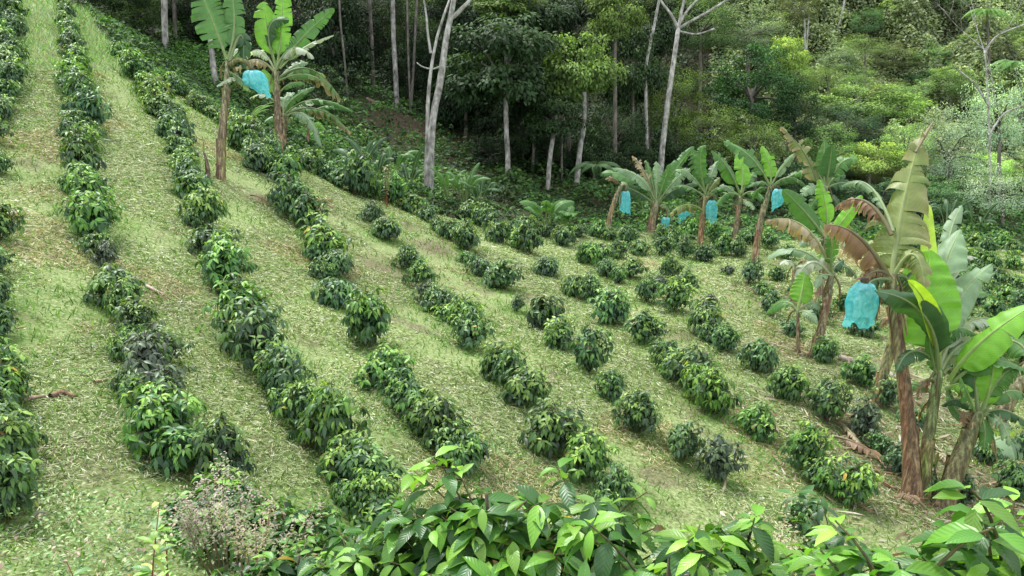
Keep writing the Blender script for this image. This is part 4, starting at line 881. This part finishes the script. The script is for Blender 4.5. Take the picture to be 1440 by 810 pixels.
# visible trunks
trunk_tree("straight grey trunk rising from the bank left of the tall bananas", (232,62), 30.5, [(231,20),(231,-40),(230,-110)], 11, 9, crown=('round',228,-150,90,55))
trunk_tree("slim grey trunk just behind the left side of the tall bananas", (305,135), 28, [(299,85),(294,30),(290,-60)], 10, 8, crown=('round',290,-120,90,60))
trunk_tree("thin dark trunk left of the straight grey trunk on the bank", (215,50), 33, [(214,0),(213,-80)], 6, 5, M_BARK_DARK, crown=('round',213,-130,70,50))
trunk_tree("thin dark trunk right of the straight grey trunk on the bank", (246,52), 33.5, [(245,0),(243,-80)], 7, 5, M_BARK_DARK, crown=('fine',250,-130,70,50))
trunk_tree("grey trunk standing at the top of the bare brown slope", (558,158), 36, [(556,100),(553,40),(551,-80)], 9, 7, crown=('round',551,-140,100,60))
trunk_tree("thin brownish trunk left of the brown slope", (526,112), 38, [(523,60),(520,0),(519,-80)], 6, 5, M_BARK_DARK, crown=('round',515,-120,80,50))
trunk_tree("thin crooked stem at the left of the brown slope, nearest the bananas", (490,140), 34, [(484,80),(478,20),(476,-60)], 4, 3, M_BARK_DARK, crown=('fine',476,-110,70,50))
trunk_tree("pair of thin stems right of the grey slope trunk", (578,158), 36, [(575,100),(573,30),(572,-60)], 4, 3, M_BARK_DARK, crown=('fine',575,-110,70,50), extra=[([(578,150),(582,90),(585,20),(590,-60)],4,3)])
trunk_tree("large white barked tree with forked bare limbs and a slim twin stem", (603,266), None, [(606,205),(609,165),(620,110),(627,55),(638,0),(640,-60)], 14, 8, twigs=2,
   extra=[([(632,28),(648,14),(668,-8),(690,-40)],7,4), ([(599,262),(601,200),(602,140),(608,85),(618,40),(636,-10)],7,3), ([(606,75),(602,50),(598,10),(590,-30)],4,2), ([(623,92),(608,97),(594,94),(586,88)],3,1.5)])
trunk_tree("grey trunk under the dark canopy, leftmost of the three trunks there", (714,258), 29, [(714,220),(712,180),(711,120)], 9, 8, crown=('broad',705,95,88,70))
trunk_tree("grey trunk under the dark canopy, middle of the three, leaning slightly right", (770,266), 29, [(773,225),(779,185),(783,140)], 8, 7, crown=('broad',778,168,44,34), tone='dark')
trunk_tree("grey trunk under bright leafed crown, rightmost of the three leaning right", (810,264), 29.5, [(815,215),(821,175),(822,130)], 10, 7, crown=('broad',815,103,56,54), tone='light')
trunk_tree("dim thin trunk between the leftmost and middle canopy trunks", (748,258), 31, [(750,220),(752,170)], 6, 5, M_BARK_DARK, crown=('broad',752,130,60,60), tone='deep')
trunk_tree("pale leaning trunk with bare spreading branches above the far bananas", (928,262), 31, [(930,225),(937,160),(946,95),(954,40)], 11, 7, twigs=0,
   extra=[([(954,42),(945,22),(932,5),(915,-25)],5,3), ([(954,40),(958,18),(962,0),(962,-30)],5,3), ([(954,40),(975,28),(1000,14),(1030,-5)],4,3), ([(955,44),(980,48),(1005,40)],3,2), ([(953,38),(966,15),(985,-5),(1000,-30)],4,2)])
trunk_tree("thin pale stem left of the bare branched pale trunk", (912,250), 33, [(908,110),(915,60),(926,5),(935,-60)], 6, 4, crown=('fine',935,-90,60,40))
trunk_tree("slender white stem on the upper hillside", (1174,120), 50, [(1178,40),(1186,10),(1190,-30)], 4, 3, crown=('airy',1190,-60,40,30), tone='mid')
trunk_tree("short grey twin stems on the hillside above the glossy round tree", (1130,110), 48, [(1132,55),(1130,15)], 4, 3, crown=('fine',1122,12,30,26), tone='bronze', extra=[([(1134,70),(1136,40),(1138,20)],3,2)])
# dark canopy masses (left to right)
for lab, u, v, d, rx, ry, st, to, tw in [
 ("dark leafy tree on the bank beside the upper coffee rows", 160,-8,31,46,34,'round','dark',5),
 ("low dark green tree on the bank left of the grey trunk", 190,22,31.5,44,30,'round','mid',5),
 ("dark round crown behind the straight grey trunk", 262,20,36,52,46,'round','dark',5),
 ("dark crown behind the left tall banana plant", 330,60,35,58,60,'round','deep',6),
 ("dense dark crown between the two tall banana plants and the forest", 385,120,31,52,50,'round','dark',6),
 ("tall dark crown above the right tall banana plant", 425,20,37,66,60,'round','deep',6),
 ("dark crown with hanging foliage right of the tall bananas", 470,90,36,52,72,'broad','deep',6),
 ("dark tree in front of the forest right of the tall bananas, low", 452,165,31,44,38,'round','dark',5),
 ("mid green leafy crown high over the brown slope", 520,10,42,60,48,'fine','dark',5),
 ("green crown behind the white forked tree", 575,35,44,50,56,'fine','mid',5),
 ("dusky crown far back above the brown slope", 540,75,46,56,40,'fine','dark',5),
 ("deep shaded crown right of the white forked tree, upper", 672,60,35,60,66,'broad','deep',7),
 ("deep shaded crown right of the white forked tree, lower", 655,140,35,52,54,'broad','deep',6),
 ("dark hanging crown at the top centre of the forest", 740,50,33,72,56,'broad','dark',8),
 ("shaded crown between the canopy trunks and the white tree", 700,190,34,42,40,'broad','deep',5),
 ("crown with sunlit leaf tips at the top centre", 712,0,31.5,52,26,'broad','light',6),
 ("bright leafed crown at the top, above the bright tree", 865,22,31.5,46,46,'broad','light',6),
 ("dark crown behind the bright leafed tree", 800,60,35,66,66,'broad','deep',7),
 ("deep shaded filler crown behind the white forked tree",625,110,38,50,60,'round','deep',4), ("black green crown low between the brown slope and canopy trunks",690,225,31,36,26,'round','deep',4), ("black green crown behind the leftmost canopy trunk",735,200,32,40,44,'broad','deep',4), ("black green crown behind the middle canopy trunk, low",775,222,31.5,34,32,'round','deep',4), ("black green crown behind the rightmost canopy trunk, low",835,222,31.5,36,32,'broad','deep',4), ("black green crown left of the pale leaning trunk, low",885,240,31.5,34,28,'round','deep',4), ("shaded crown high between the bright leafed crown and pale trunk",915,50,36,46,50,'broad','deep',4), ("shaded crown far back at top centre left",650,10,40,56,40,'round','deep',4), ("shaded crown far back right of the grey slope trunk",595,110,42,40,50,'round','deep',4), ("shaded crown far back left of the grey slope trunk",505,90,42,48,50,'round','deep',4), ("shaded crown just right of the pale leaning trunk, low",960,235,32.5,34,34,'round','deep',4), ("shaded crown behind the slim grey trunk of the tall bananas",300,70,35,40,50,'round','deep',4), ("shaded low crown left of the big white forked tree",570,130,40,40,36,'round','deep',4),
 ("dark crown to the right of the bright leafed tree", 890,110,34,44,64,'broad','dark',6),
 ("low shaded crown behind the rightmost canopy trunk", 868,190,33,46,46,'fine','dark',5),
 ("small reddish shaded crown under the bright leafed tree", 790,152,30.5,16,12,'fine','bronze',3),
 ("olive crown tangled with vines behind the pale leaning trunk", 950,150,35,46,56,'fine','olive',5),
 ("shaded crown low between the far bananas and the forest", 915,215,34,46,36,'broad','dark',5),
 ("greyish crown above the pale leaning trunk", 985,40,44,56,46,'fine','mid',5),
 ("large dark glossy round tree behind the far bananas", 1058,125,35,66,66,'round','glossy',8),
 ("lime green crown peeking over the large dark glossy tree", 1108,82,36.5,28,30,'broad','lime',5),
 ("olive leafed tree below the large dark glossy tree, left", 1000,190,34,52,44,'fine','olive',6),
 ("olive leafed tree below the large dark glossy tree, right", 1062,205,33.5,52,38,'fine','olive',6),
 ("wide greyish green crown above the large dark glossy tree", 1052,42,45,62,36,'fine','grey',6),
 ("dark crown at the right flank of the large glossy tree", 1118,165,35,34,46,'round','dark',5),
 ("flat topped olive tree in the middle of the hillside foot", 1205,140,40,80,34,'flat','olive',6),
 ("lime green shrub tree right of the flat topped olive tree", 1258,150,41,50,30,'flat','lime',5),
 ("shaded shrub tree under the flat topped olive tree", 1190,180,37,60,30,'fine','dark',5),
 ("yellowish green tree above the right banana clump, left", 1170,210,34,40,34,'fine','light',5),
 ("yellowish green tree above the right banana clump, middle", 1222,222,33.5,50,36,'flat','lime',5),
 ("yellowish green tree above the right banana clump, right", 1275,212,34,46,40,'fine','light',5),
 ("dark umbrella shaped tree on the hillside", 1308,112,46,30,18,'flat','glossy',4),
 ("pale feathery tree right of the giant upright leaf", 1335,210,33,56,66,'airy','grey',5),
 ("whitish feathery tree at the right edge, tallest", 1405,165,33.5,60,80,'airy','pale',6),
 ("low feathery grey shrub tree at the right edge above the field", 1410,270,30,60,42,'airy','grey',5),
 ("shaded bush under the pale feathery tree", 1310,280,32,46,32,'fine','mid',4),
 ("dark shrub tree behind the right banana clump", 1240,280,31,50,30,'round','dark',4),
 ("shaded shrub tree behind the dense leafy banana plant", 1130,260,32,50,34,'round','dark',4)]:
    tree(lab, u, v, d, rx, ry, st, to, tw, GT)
# pale twiggy tree at the right
trunk_tree("leafless pale tree standing in front of the feathery trees", (1392,318), 31, [(1392,250),(1391,180),(1388,110),(1384,70)], 4, 2, twigs=4, twL=1.2, extra=[([(1391,150),(1372,120),(1350,100)],3,2), ([(1390,190),(1412,160),(1436,150)],3,2), ([(1384,75),(1400,52),(1425,40)],3,2)])
# ferns
def fern(label, u, v, d, R_, n, trunk=True, tone=(1,1,1), name='tree_fern', base=None, cat='fern'):
    c = P(u, v, d); g = GD(base if base is not None else u, d); r = empty(name, g); tag(r, label, cat)
    if trunk:
        S = Soup(); tube(S, smooth_path([g-np.array([0,0,.2]), (g+c)/2+np.array([.1,0,0]), c], 8), np.linspace(.09,.06,8), (.8,.75,.7), 8, rough=.2); S.build('trunk', M_BARK_DARK, r, g)
    for k in range(n):
        a = 2*math.pi*k/n + rng.normal(0, .15); o = np.array([math.cos(a), math.sin(a), 0]); L = R_ * rng.uniform(.85, 1.1)
        pa = bez(c, c + o*L*.55 + np.array([0,0,L*.45]), c + o*L - np.array([0,0,L*rng.uniform(.1,.4)]), 26); S = Soup(); tube(S, pa, np.linspace(.012,.004,26), np.array([.10,.17,.05])*np.array(tone), 4, cap=False)
        t = unit(np.gradient(pa, axis=0)); sv = unit(np.cross(t, [0,0,1.])); i = np.arange(2, 26)
        for w in (-1, 1):
            ll = L * .26 * np.sin(np.pi * (.12 + .86 * i / 26)) ** .8
            leaves(S, T_MID, pa[i], sv[i]*w + t[i]*.45 - np.array([0,0,.25]), np.tile([0,0,1.], (24,1)), ll, ll*.13, np.array([.10,.21,.05]) * np.array(tone) * rng.uniform(.8,1.2,(24,1)), curl=.3)
        S.build('frond', M_TREE, r, g)
fern("pale green tree fern crown high on the hillside at upper right", 1388,18,43,1.15,12,tone=(1.6,1.5,1.4))
fern("dark fern low behind the leftmost far banana", 838,235,26.5,.9,8,trunk=False,name='fern',tone=(.4,.45,.5),base=838)
fern("grey green tree fern at the right picture edge", 1432,92,40,1.3,11,tone=(1.5,1.4,1.8))
# --- trees clothing the far hillside
spots = []
for row, (dd, v0) in enumerate(((43,118),(47,78),(51,40),(55,6),(60,-30))):
    u = 1075 if row < 3 else 560
    while u < 1500:
        spots.append((u + trng.uniform(-12,12), v0 + trng.uniform(-16,16), dd + trng.uniform(-1.5,1.5))); u += trng.uniform(36, 58)
for u in range(300, 1080, 52): spots.append((u + trng.uniform(-12,12), trng.uniform(-20,25), 52))
for u in range(1150, 1500, 40): spots.append((u, 250 + trng.uniform(-15,10), 36 + trng.uniform(-1,1)))
spots.sort()
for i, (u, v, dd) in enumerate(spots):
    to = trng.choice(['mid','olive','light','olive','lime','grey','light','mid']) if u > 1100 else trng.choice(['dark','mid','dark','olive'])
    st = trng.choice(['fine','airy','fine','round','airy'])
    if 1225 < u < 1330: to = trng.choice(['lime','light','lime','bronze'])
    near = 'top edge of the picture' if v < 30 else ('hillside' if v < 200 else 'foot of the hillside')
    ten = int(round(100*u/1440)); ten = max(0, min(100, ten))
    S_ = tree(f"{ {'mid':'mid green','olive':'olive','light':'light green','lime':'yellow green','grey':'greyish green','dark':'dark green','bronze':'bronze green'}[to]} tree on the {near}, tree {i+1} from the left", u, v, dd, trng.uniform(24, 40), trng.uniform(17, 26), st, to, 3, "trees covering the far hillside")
# --- undergrowth (uncountable)
rng = np.random.default_rng(91)
def cover(name, label, n, dmin, dmax, u0, u1, L, hmax, cols, wts, cond=None, power=1.0, tpl=T_LO, wid=.3, up=.35, nz=1.4):
    S = Soup(); x, y, d = scatter(int(n*QUAL), dmin, dmax, u0, u1, power); ok = ~inside(x, y, EDGE)
    if cond is not None: ok &= cond(x, y, d)
    x, y, d = x[ok], y[ok], d[ok]; n = len(x)
    hh = np.clip(.35 + 1.5*vnoise(x, y, nz, 31) + .9*vnoise(x, y, nz*.4, 32), .04, 1.2) * hmax
    z = H(x, y) + hh * rng.random(n) ** .35; a = rng.uniform(0, 6.28, n)
    dr = np.stack([np.cos(a), np.sin(a), rng.normal(up-.45, .45, n)], -1); nr = np.stack([np.cos(a)*.3, np.sin(a)*.3-.35, np.ones(n)], -1) + rng.normal(0, .35, (n, 3))
    t = (1 + 1.1*vnoise(x, y, 2.3, 33) + .8*vnoise(x, y, .6, 34))[:, None].clip(.35, 2)
    leaves(S, tpl, np.stack([x, y, z], -1), dr, nr, L * rng.uniform(.55, 1.4, n) * (.6 + d/60), L*wid * rng.uniform(.7, 1.3, n) * (.6 + d/60), palette(n, cols, wts) * t, curl=.35, fold=.25)
    tag(S.build(name, M_TREE), label, 'undergrowth', kind='stuff')
brown = lambda x, y: np.maximum.reduce([blob(x, y, u, v, r) for u, v, r in ((612,196,2.6),(578,172,2.2),(655,200,1.6),(545,150,2.0))])
cover('forest_undergrowth', "green weeds and low shrubs growing on the forest floor and bank", 150000, 19, 42, -60, 1480, .16, .55, [(.045,.12,.028),(.085,.19,.035),(.03,.07,.022),(.14,.24,.06)], [.4,.28,.22,.1], lambda x, y, d: rng.random(len(x)) > .80*brown(x, y))
cover('hillside_scrub', "dense scrub of mixed greens clothing the far hillside", 300000, 37, 66, 1000, 1520, .15, 2.2, [(.17,.24,.11),(.27,.34,.15),(.38,.44,.20),(.26,.31,.20)], [.35,.3,.2,.15], None, nz=2.0)  # greens paled to stand in for distance haze
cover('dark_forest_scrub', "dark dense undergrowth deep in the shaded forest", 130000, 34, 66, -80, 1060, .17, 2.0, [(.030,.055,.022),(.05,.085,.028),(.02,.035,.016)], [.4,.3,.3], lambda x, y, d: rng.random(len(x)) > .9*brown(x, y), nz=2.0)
cover('bank_weeds', "bright weeds on the bank between the coffee and the forest", 30000, 17, 32, 60, 620, .10, .35, [(.10,.24,.04),(.16,.32,.06),(.06,.15,.03)], [.4,.3,.3], lambda x, y, d: (x < -2) & (rng.random(len(x)) < .8))
# --- broad strap leaved plants on the forest floor
GB = "broad leaved plants at the foot of the forest"
def strap(label, u, v, h, n, col, group=GB, name='broadleaf_plant', wd=.10, spread=.5):
    p, d = G(u, v); r = empty(name, p); tag(r, label, 'plant', group)
    S = Soup()
    for k in range(n):
        a = rng.uniform(0, 6.28); o = np.array([math.cos(a), math.sin(a)*.8, 0]); L = h * rng.uniform(.7, 1.15)
        p0 = p + o*.05; p1 = p0 + np.array([0,0,L*.8]) + o*L*.15; p2 = p0 + o*L*spread*rng.uniform(.6,1.3) + np.array([0,0,L*rng.uniform(.45,1.0)])
        banana_leaf(r, p, p0, p1, p2, wd*h*rng.uniform(.9,1.5), CAMDIR(p)+np.array([0,0,.8]), col, tears=0, th=.25, grav=.15, pet=.3)
for i, (u, v, h, n, c, w_) in enumerate([(505,262,1.5,9,'d',"dark broadleaf plant at left end of the forest foot strip"),(528,268,1.7,9,'d',"dark broadleaf plant second from the left, arching leaves"),(552,262,1.6,8,'g',"dark broadleaf plant with one bright leaf near the white tree"),(575,270,1.2,8,'d',"low dark broadleaf plant just left of the white tree foot"),(632,285,1.1,10,'g',"grassy broadleaf plant just right of the white tree foot"),(652,290,1.3,10,'g',"upright broadleaf plant right of the white tree, second"),(675,296,1.2,9,'d',"dark upright broadleaf plant above the seventh coffee row end"),(905,306,1.0,7,'g',"bright frond plant between the far banana trunks"),(1330,325,1.4,9,'d',"dark broadleaf plant at the far right field edge"),(1370,332,1.3,8,'d',"dark broadleaf plant at the far right field edge, near the pale trunk"),(1290,318,1.2,8,'d',"dark broadleaf plant right behind the giant upright leaf")]):
    strap(w_, u, v, h, n, c)
strap("young banana sucker with upright pale leaves beyond the field, left of two", 768,325,1.25,6,'g',"young banana suckers beyond the field",'banana_sucker',.22,.75)
strap("young banana sucker with spreading bright leaves beyond the field, right of two", 794,330,1.1,7,'g',"young banana suckers beyond the field",'banana_sucker',.22,.75)
strap("tuft of long bright grass beside the two tall banana trunks", 345,190,.9,16,'b',None,'grass_tuft',.035,.7)
# ------------------------------------------------------------------ foreground
rng = np.random.default_rng(404)
def near_bush(seed, label, u, vtop, d, D, tone, leafL=.155, nt=90):
    top = P(u, vtop, d); g = np.array([top[0], top[1], float(H(top[0], top[1]))]); h = top[2] - g[2] - .03
    r = empty('coffee_bush', g); tag(r, label, 'coffee bush', "large coffee bushes in the foreground")
    f, s = coffee_mesh(seed, tone, T_HI, ntuft=nt, leafL=leafL, dens=1.0, hh=h, rad=D/2, mat=M_COFFEE_HI, zlow=max(.1, h - 1.0), young=-.05, inner=320)
    link('foliage', f, r).color = (.86, 1.0, .74, 1); link('stem', s, r)
near_bush(501, "large coffee bush with long drooping leaves at bottom centre", 705, 642, 2.9, .94, 'y', .14, 230)
near_bush(502, "foreground coffee bush right of the bottom centre one, broad glossy leaves", 945, 706, 2.35, .92, 'y', .13, 190)
near_bush(503, "foreground coffee bush below the banana clump with one tall shoot", 1272, 704, 1.85, .70, 'y', .115, 190)
near_bush(504, "lime leafed foreground coffee bush in the bottom right corner", 1425, 698, 1.85, .64, 'y', .11, 230)
near_bush(505, "small foreground coffee bush between the two right ones", 1110, 742, 2.4, .7, 'm', .12, 130)
near_bush(506, "low coffee bush left of the bottom centre one", 545, 742, 3.7, .72, 'm', .12, 110)
near_bush(507, "coffee bush just right of the bottom centre bush, partly behind it", 840, 704, 3.0, .78, 'm', .13, 150)
near_bush(508, "coffee bush behind the bottom right corner bush", 1350, 724, 2.1, .56, 'y', .12, 150)
near_bush(509, "dim coffee bush under the banana clump at the bottom, small leaves", 1185, 735, 4.6, .8, 'd', .12, 90)
near_bush(510, "dark coffee bush at the bottom left of centre, under the second row end", 470, 785, 4.4, .8, 'm', .11, 100)
near_bush(511, "dark glossy coffee bush filling the gap below the small bottom bushes", 1185, 752, 2.0, .56, 'y', .115, 150)
near_bush(512, "low coffee bush at the bottom edge between centre and right bushes", 1020, 775, 1.9, .42, 'd', .12, 80)
near_bush(513, "coffee bush with bright tips at the bottom, right of the glossy broad leaved bush", 1050, 722, 2.8, .7, 'y', .12, 150)
near_bush(514, "coffee bush in the bottom right, between the tall shoot bush and the corner bush", 1370, 778, 1.7, .5, 'y', .115, 130)
near_bush(515, "bushy coffee plant left of the bottom centre bush, in front of the third row end", 610, 722, 3.1, .74, 'm', .13, 170)
near_bush(516, "small leaved coffee plant at bottom left, right of the dry pink weed", 400, 765, 4.2, .8, 'm', .11, 130)
near_bush(517, "low coffee plant at the bottom edge left of centre, under the others", 510, 775, 3.2, .7, 'm', .12, 130)
near_bush(518, "small leaved coffee plant at the bottom, just left of the one beside the dry weed", 350, 790, 4.0, .7, 'm', .10, 120)
near_bush(519, "low bright coffee plant at bottom between the centre bush and third row end", 560, 712, 4.4, .8, 'y', .115, 120)
near_bush(520, "spreading coffee plant at bottom left just above the dry pink weed", 300, 690, 5.6, .9, 'm', .11, 130)
near_bush(521, "coffee plant filling the bottom left row end, between the dry weed and third row", 400, 718, 5.3, .9, 'm', .11, 130)
# broad weeds at the bottom left
S = Soup(); n = int(26000*QUAL); x, y, d = scatter(n, 3.6, 6.2, -100, 1500); u_, v_, _ = uvd_of(np.stack([x, y, H(x, y)], -1))
ok = (v_ > 700 + 40*vnoise(x, y, .5, 41)) & ((u_ < 720) | (v_ > 740)) & (rng.random(n) < np.where((u_ > 60) & (v_ > 725), .9, .25)); x, y = x[ok], y[ok]; n = len(x)
a = rng.uniform(0, 6.28, n); hh = .02 + np.clip(.14 + .6*vnoise(x, y, .45, 42), 0, .34) * rng.random(n)
leaves(S, T_MID, np.stack([x, y, H(x, y) + hh], -1), np.stack([np.cos(a), np.sin(a), rng.normal(.15,.3,n)], -1), np.c_[rng.normal(0,.35,(n,2)), np.ones(n)], rng.uniform(.02,.05,n), rng.uniform(.005,.011,n), palette(n, [(.15,.27,.06),(.26,.38,.13),(.09,.18,.05),(.38,.40,.24),(.36,.26,.19)], [.38,.25,.2,.1,.07]), curl=.3)
tag(S.build('weed_cover', M_COFFEE), "small leafy weeds covering the near bank", 'weeds', kind='stuff')
def weed(label, u, v, d, h, n, cols, L, W, name='weed_plant', stemcol=(2.2,.9,.6), dry=False):
    top = P(u, v, d); g = np.array([top[0], top[1], float(H(top[0], top[1]))]); h = top[2] - g[2]
    r = empty(name, g); tag(r, label, 'weed'); S = Soup(); St = Soup()
    for s in range(n):
        q = np.array([rng.normal(0,.05), rng.normal(0,.05), 0]) if n > 1 else np.zeros(3); e = np.array([q[0]*3, q[1]*3, h*rng.uniform(.75,1)]) if n > 1 else np.array([0,0,h])
        pa = smooth_path([q, (q+e)/2 + rng.normal(0,.02,3), e], 12); tube(St, pa, np.linspace(.006,.002,12), stemcol, 4, cap=False)
        k = 22 if not dry else 120
        i = rng.integers(5 if not dry else 6, 12, k); a = rng.uniform(0, 6.28, k); dr = np.stack([np.cos(a), np.sin(a), rng.uniform(-.2,.7,k)], -1)
        pp = pa[i] + (rng.normal(0,.03,(k,3)) if dry else 0)
        leaves(S, T_MID, pp, dr, np.c_[np.cos(a)*-.4, np.sin(a)*-.4, np.ones(k)], L*rng.uniform(.5,1.2,k)*(1.0 if dry else (1.25-.06*i)), W*rng.uniform(.7,1.2,k), palette(k, cols, [1]*len(cols)), curl=.35)
    S.build('foliage', M_COFFEE_HI if not dry else M_GRASS, r); St.build('stem', M_STEM, r)
weed("young weed with pale lance shaped leaves and reddish stem at bottom left", 152, 735, 3.4, .5, 2, [(.22,.40,.06),(.34,.46,.10),(.14,.30,.08)], .11, .017)
weed("second pale green weed just right of the lance leafed one", 205, 748, 3.9, .5, 2, [(.22,.40,.08),(.34,.46,.14)], .07, .014)
weed("dry pinkish seed head weed beside the second coffee row", 300, 676, 4.9, .8, 13, [(.36,.28,.25),(.42,.35,.31),(.26,.26,.17),(.20,.28,.12)], .026, .006, 'dry_weed', (2,2,1.6), True)
weed("second dry weed, shorter, left of the foreground coffee", 345, 715, 4.6, .5, 8, [(.30,.26,.17),(.24,.32,.10),(.42,.34,.28)], .03, .005, 'dry_weed', (3,2.4,2), True)
weed("dry beige weed head among the near coffee bushes at right", 1103, 728, 4.2, .5, 8, [(.45,.40,.26),(.36,.34,.20)], .028, .005, 'dry_weed', (3,2.6,2), True)
weed("tall weed shrub with mixed green leaves at the edge of the fifth row", 540, 232, 21.3, .9, 6, [(.12,.22,.06),(.22,.26,.12),(.36,.30,.20)], .14, .03)
# fallen things
def fallen(name, label, cat, pix, w0, w1, mat=M_WOOD, col=(1,1,1), lift=.03):
    pts = [G(u, v)[0] + np.array([0,0,lift]) for u, v in pix]; g = pts[0]; d = G(*pix[0])[1]
    r = empty(name, g); tag(r, label, cat); S = Soup(); pa = smooth_path(pts, 12)
    tube(S, pa, np.linspace(w0, w1, 12)/2/F*d, col, 8, rough=.3); S.build('wood' if mat is M_WOOD else 'bark', mat, r, g)
    return r
fallen('fallen_log', "pale fallen stem lying behind the big right banana trunks", 'log', [(1180,506),(1235,524),(1292,548)], 9, 7, lift=.05)
fallen('fallen_branch', "brown curled bark piece on the grass at the left", 'branch', [(72,562),(88,556),(106,562)], 9, 6, col=(.55,.38,.3))
fallen('fallen_branch', "pale stick left of the brown bark piece", 'branch', [(34,566),(52,563),(64,561)], 6, 4, col=(1,.85,.8))
fallen('fallen_branch', "short white stick between second and third coffee rows", 'branch', [(206,405),(218,411),(231,417)], 5, 3, col=(1.3,1.25,1.2))
fallen('fallen_branch', "pale stick poking out by the second coffee row", 'branch', [(134,541),(150,538),(168,536)], 5, 3, col=(1.1,1.05,.8))
fallen('fallen_branch', "pinkish dead stalk on the bare patch above the fourth row", 'branch', [(444,280),(455,288),(468,294)], 6, 4, col=(.9,.6,.5))
fallen('fallen_branch', "dead log lying on the forest floor above the brown slope", 'branch', [(515,140),(535,148),(548,154)], 5, 3, col=(.7,.6,.5))
def dead_leaf(label, a, b, w, col='t', n=1):
    p = G(*a)[0] + np.array([0,0,.06]); q = G(*b)[0] + np.array([0,0,.06]); d = G(*a)[1]
    r = empty('dead_leaf', p); tag(r, label, 'dead leaf')
    banana_leaf(r, p, p, (p+q)/2 + np.array([0,0,.10]), q, w/F*d, np.array([0,-.3,1.]), col, tears=4, th=.3, grav=.2, dry=.8, name='blade')
dead_leaf("pale dead banana leaf on the grass at the left picture edge", (-12,312), (34,303), 26, 't')
dead_leaf("brown dead leaf bundle on the bare patch beside the fourth coffee row", (352,278), (380,292), 12, 'k')
dead_leaf("brown dead leaf on the bare patch above the fifth row start", (440,290), (470,284), 12, 'k')
dead_leaf("brown dead banana leaf lying left of the tallest banana trunk", (1170,618), (1240,650), 24, 'k')
dead_leaf("curled brown dead leaf lying above the eighth row end", (1180,600), (1215,640), 18, 't')
dead_leaf("dead leaf lying at the foot of the thick striped banana trunk", (1300,720), (1262,700), 22, 'k')
dead_leaf("yellowing dead leaf behind the tallest banana trunk", (1262,545), (1240,532), 16, 'y')
dead_leaf("brown dead leaf on the ground at the right edge", (1400,690), (1440,676), 20, 'k')
dead_leaf("grey brown dead leaf between the two right foreground trunks", (1310,640), (1340,660), 18, 't')
dead_leaf("white pale leaf lying on the grass at lower left", (45,742), (78,738), 12, 'w')
# ------------------------------------------------------------------ camera, light, world
cd = bpy.data.cameras.new('camera'); cam = bpy.data.objects.new('camera', cd); scene.collection.objects.link(cam)
cd.sensor_width = 36; cd.lens = 36 * F / 1440; cd.clip_start = .05; cd.clip_end = 1500
cam.location = (0, 0, 0); cam.rotation_euler = (math.pi/2 - PITCH, 0, 0); scene.camera = cam
w = bpy.data.worlds.new("World"); scene.world = w; w.use_nodes = True; nt = w.node_tree
sky = nt.nodes.new('ShaderNodeTexSky'); sky.sky_type = 'NISHITA'; sky.sun_disc = False
SUN_EL, SUN_AZ = R(58), R(-35)
sky.sun_elevation = SUN_EL; sky.sun_rotation = SUN_AZ; sky.air_density = 1.0; sky.dust_density = 1.0; sky.ozone_density = 0.6; sky.altitude = 1000
cl = nt.nodes.new('ShaderNodeMix'); cl.data_type = 'RGBA'; cl.inputs[0].default_value = .75; cl.inputs[7].default_value = (15.0, 15.6, 16.4, 1)   # white overcast over the blue
nt.links.new(sky.outputs[0], cl.inputs[6])
bg = nt.nodes['Background']; nt.links.new(cl.outputs[2], bg.inputs[0]); bg.inputs[1].default_value = .15
sd = bpy.data.lights.new('sun', 'SUN'); so = bpy.data.objects.new('sun', sd); scene.collection.objects.link(so)
sd.energy = 4.9; sd.angle = R(12); sd.color = (1, .98, .94)
dirv = Vector((math.sin(SUN_AZ)*math.cos(SUN_EL), math.cos(SUN_AZ)*math.cos(SUN_EL), math.sin(SUN_EL)))
so.rotation_euler = dirv.to_track_quat('Z', 'Y').to_euler(); so.location = (0, 0, 30)
scene.view_settings.view_transform = 'Standard'; scene.view_settings.look = 'None'; scene.view_settings.exposure = 0; scene.view_settings.gamma = 1
scene.cycles.max_bounces = 6; scene.cycles.diffuse_bounces = 3; scene.cycles.transmission_bounces = 4; scene.cycles.use_denoising = True
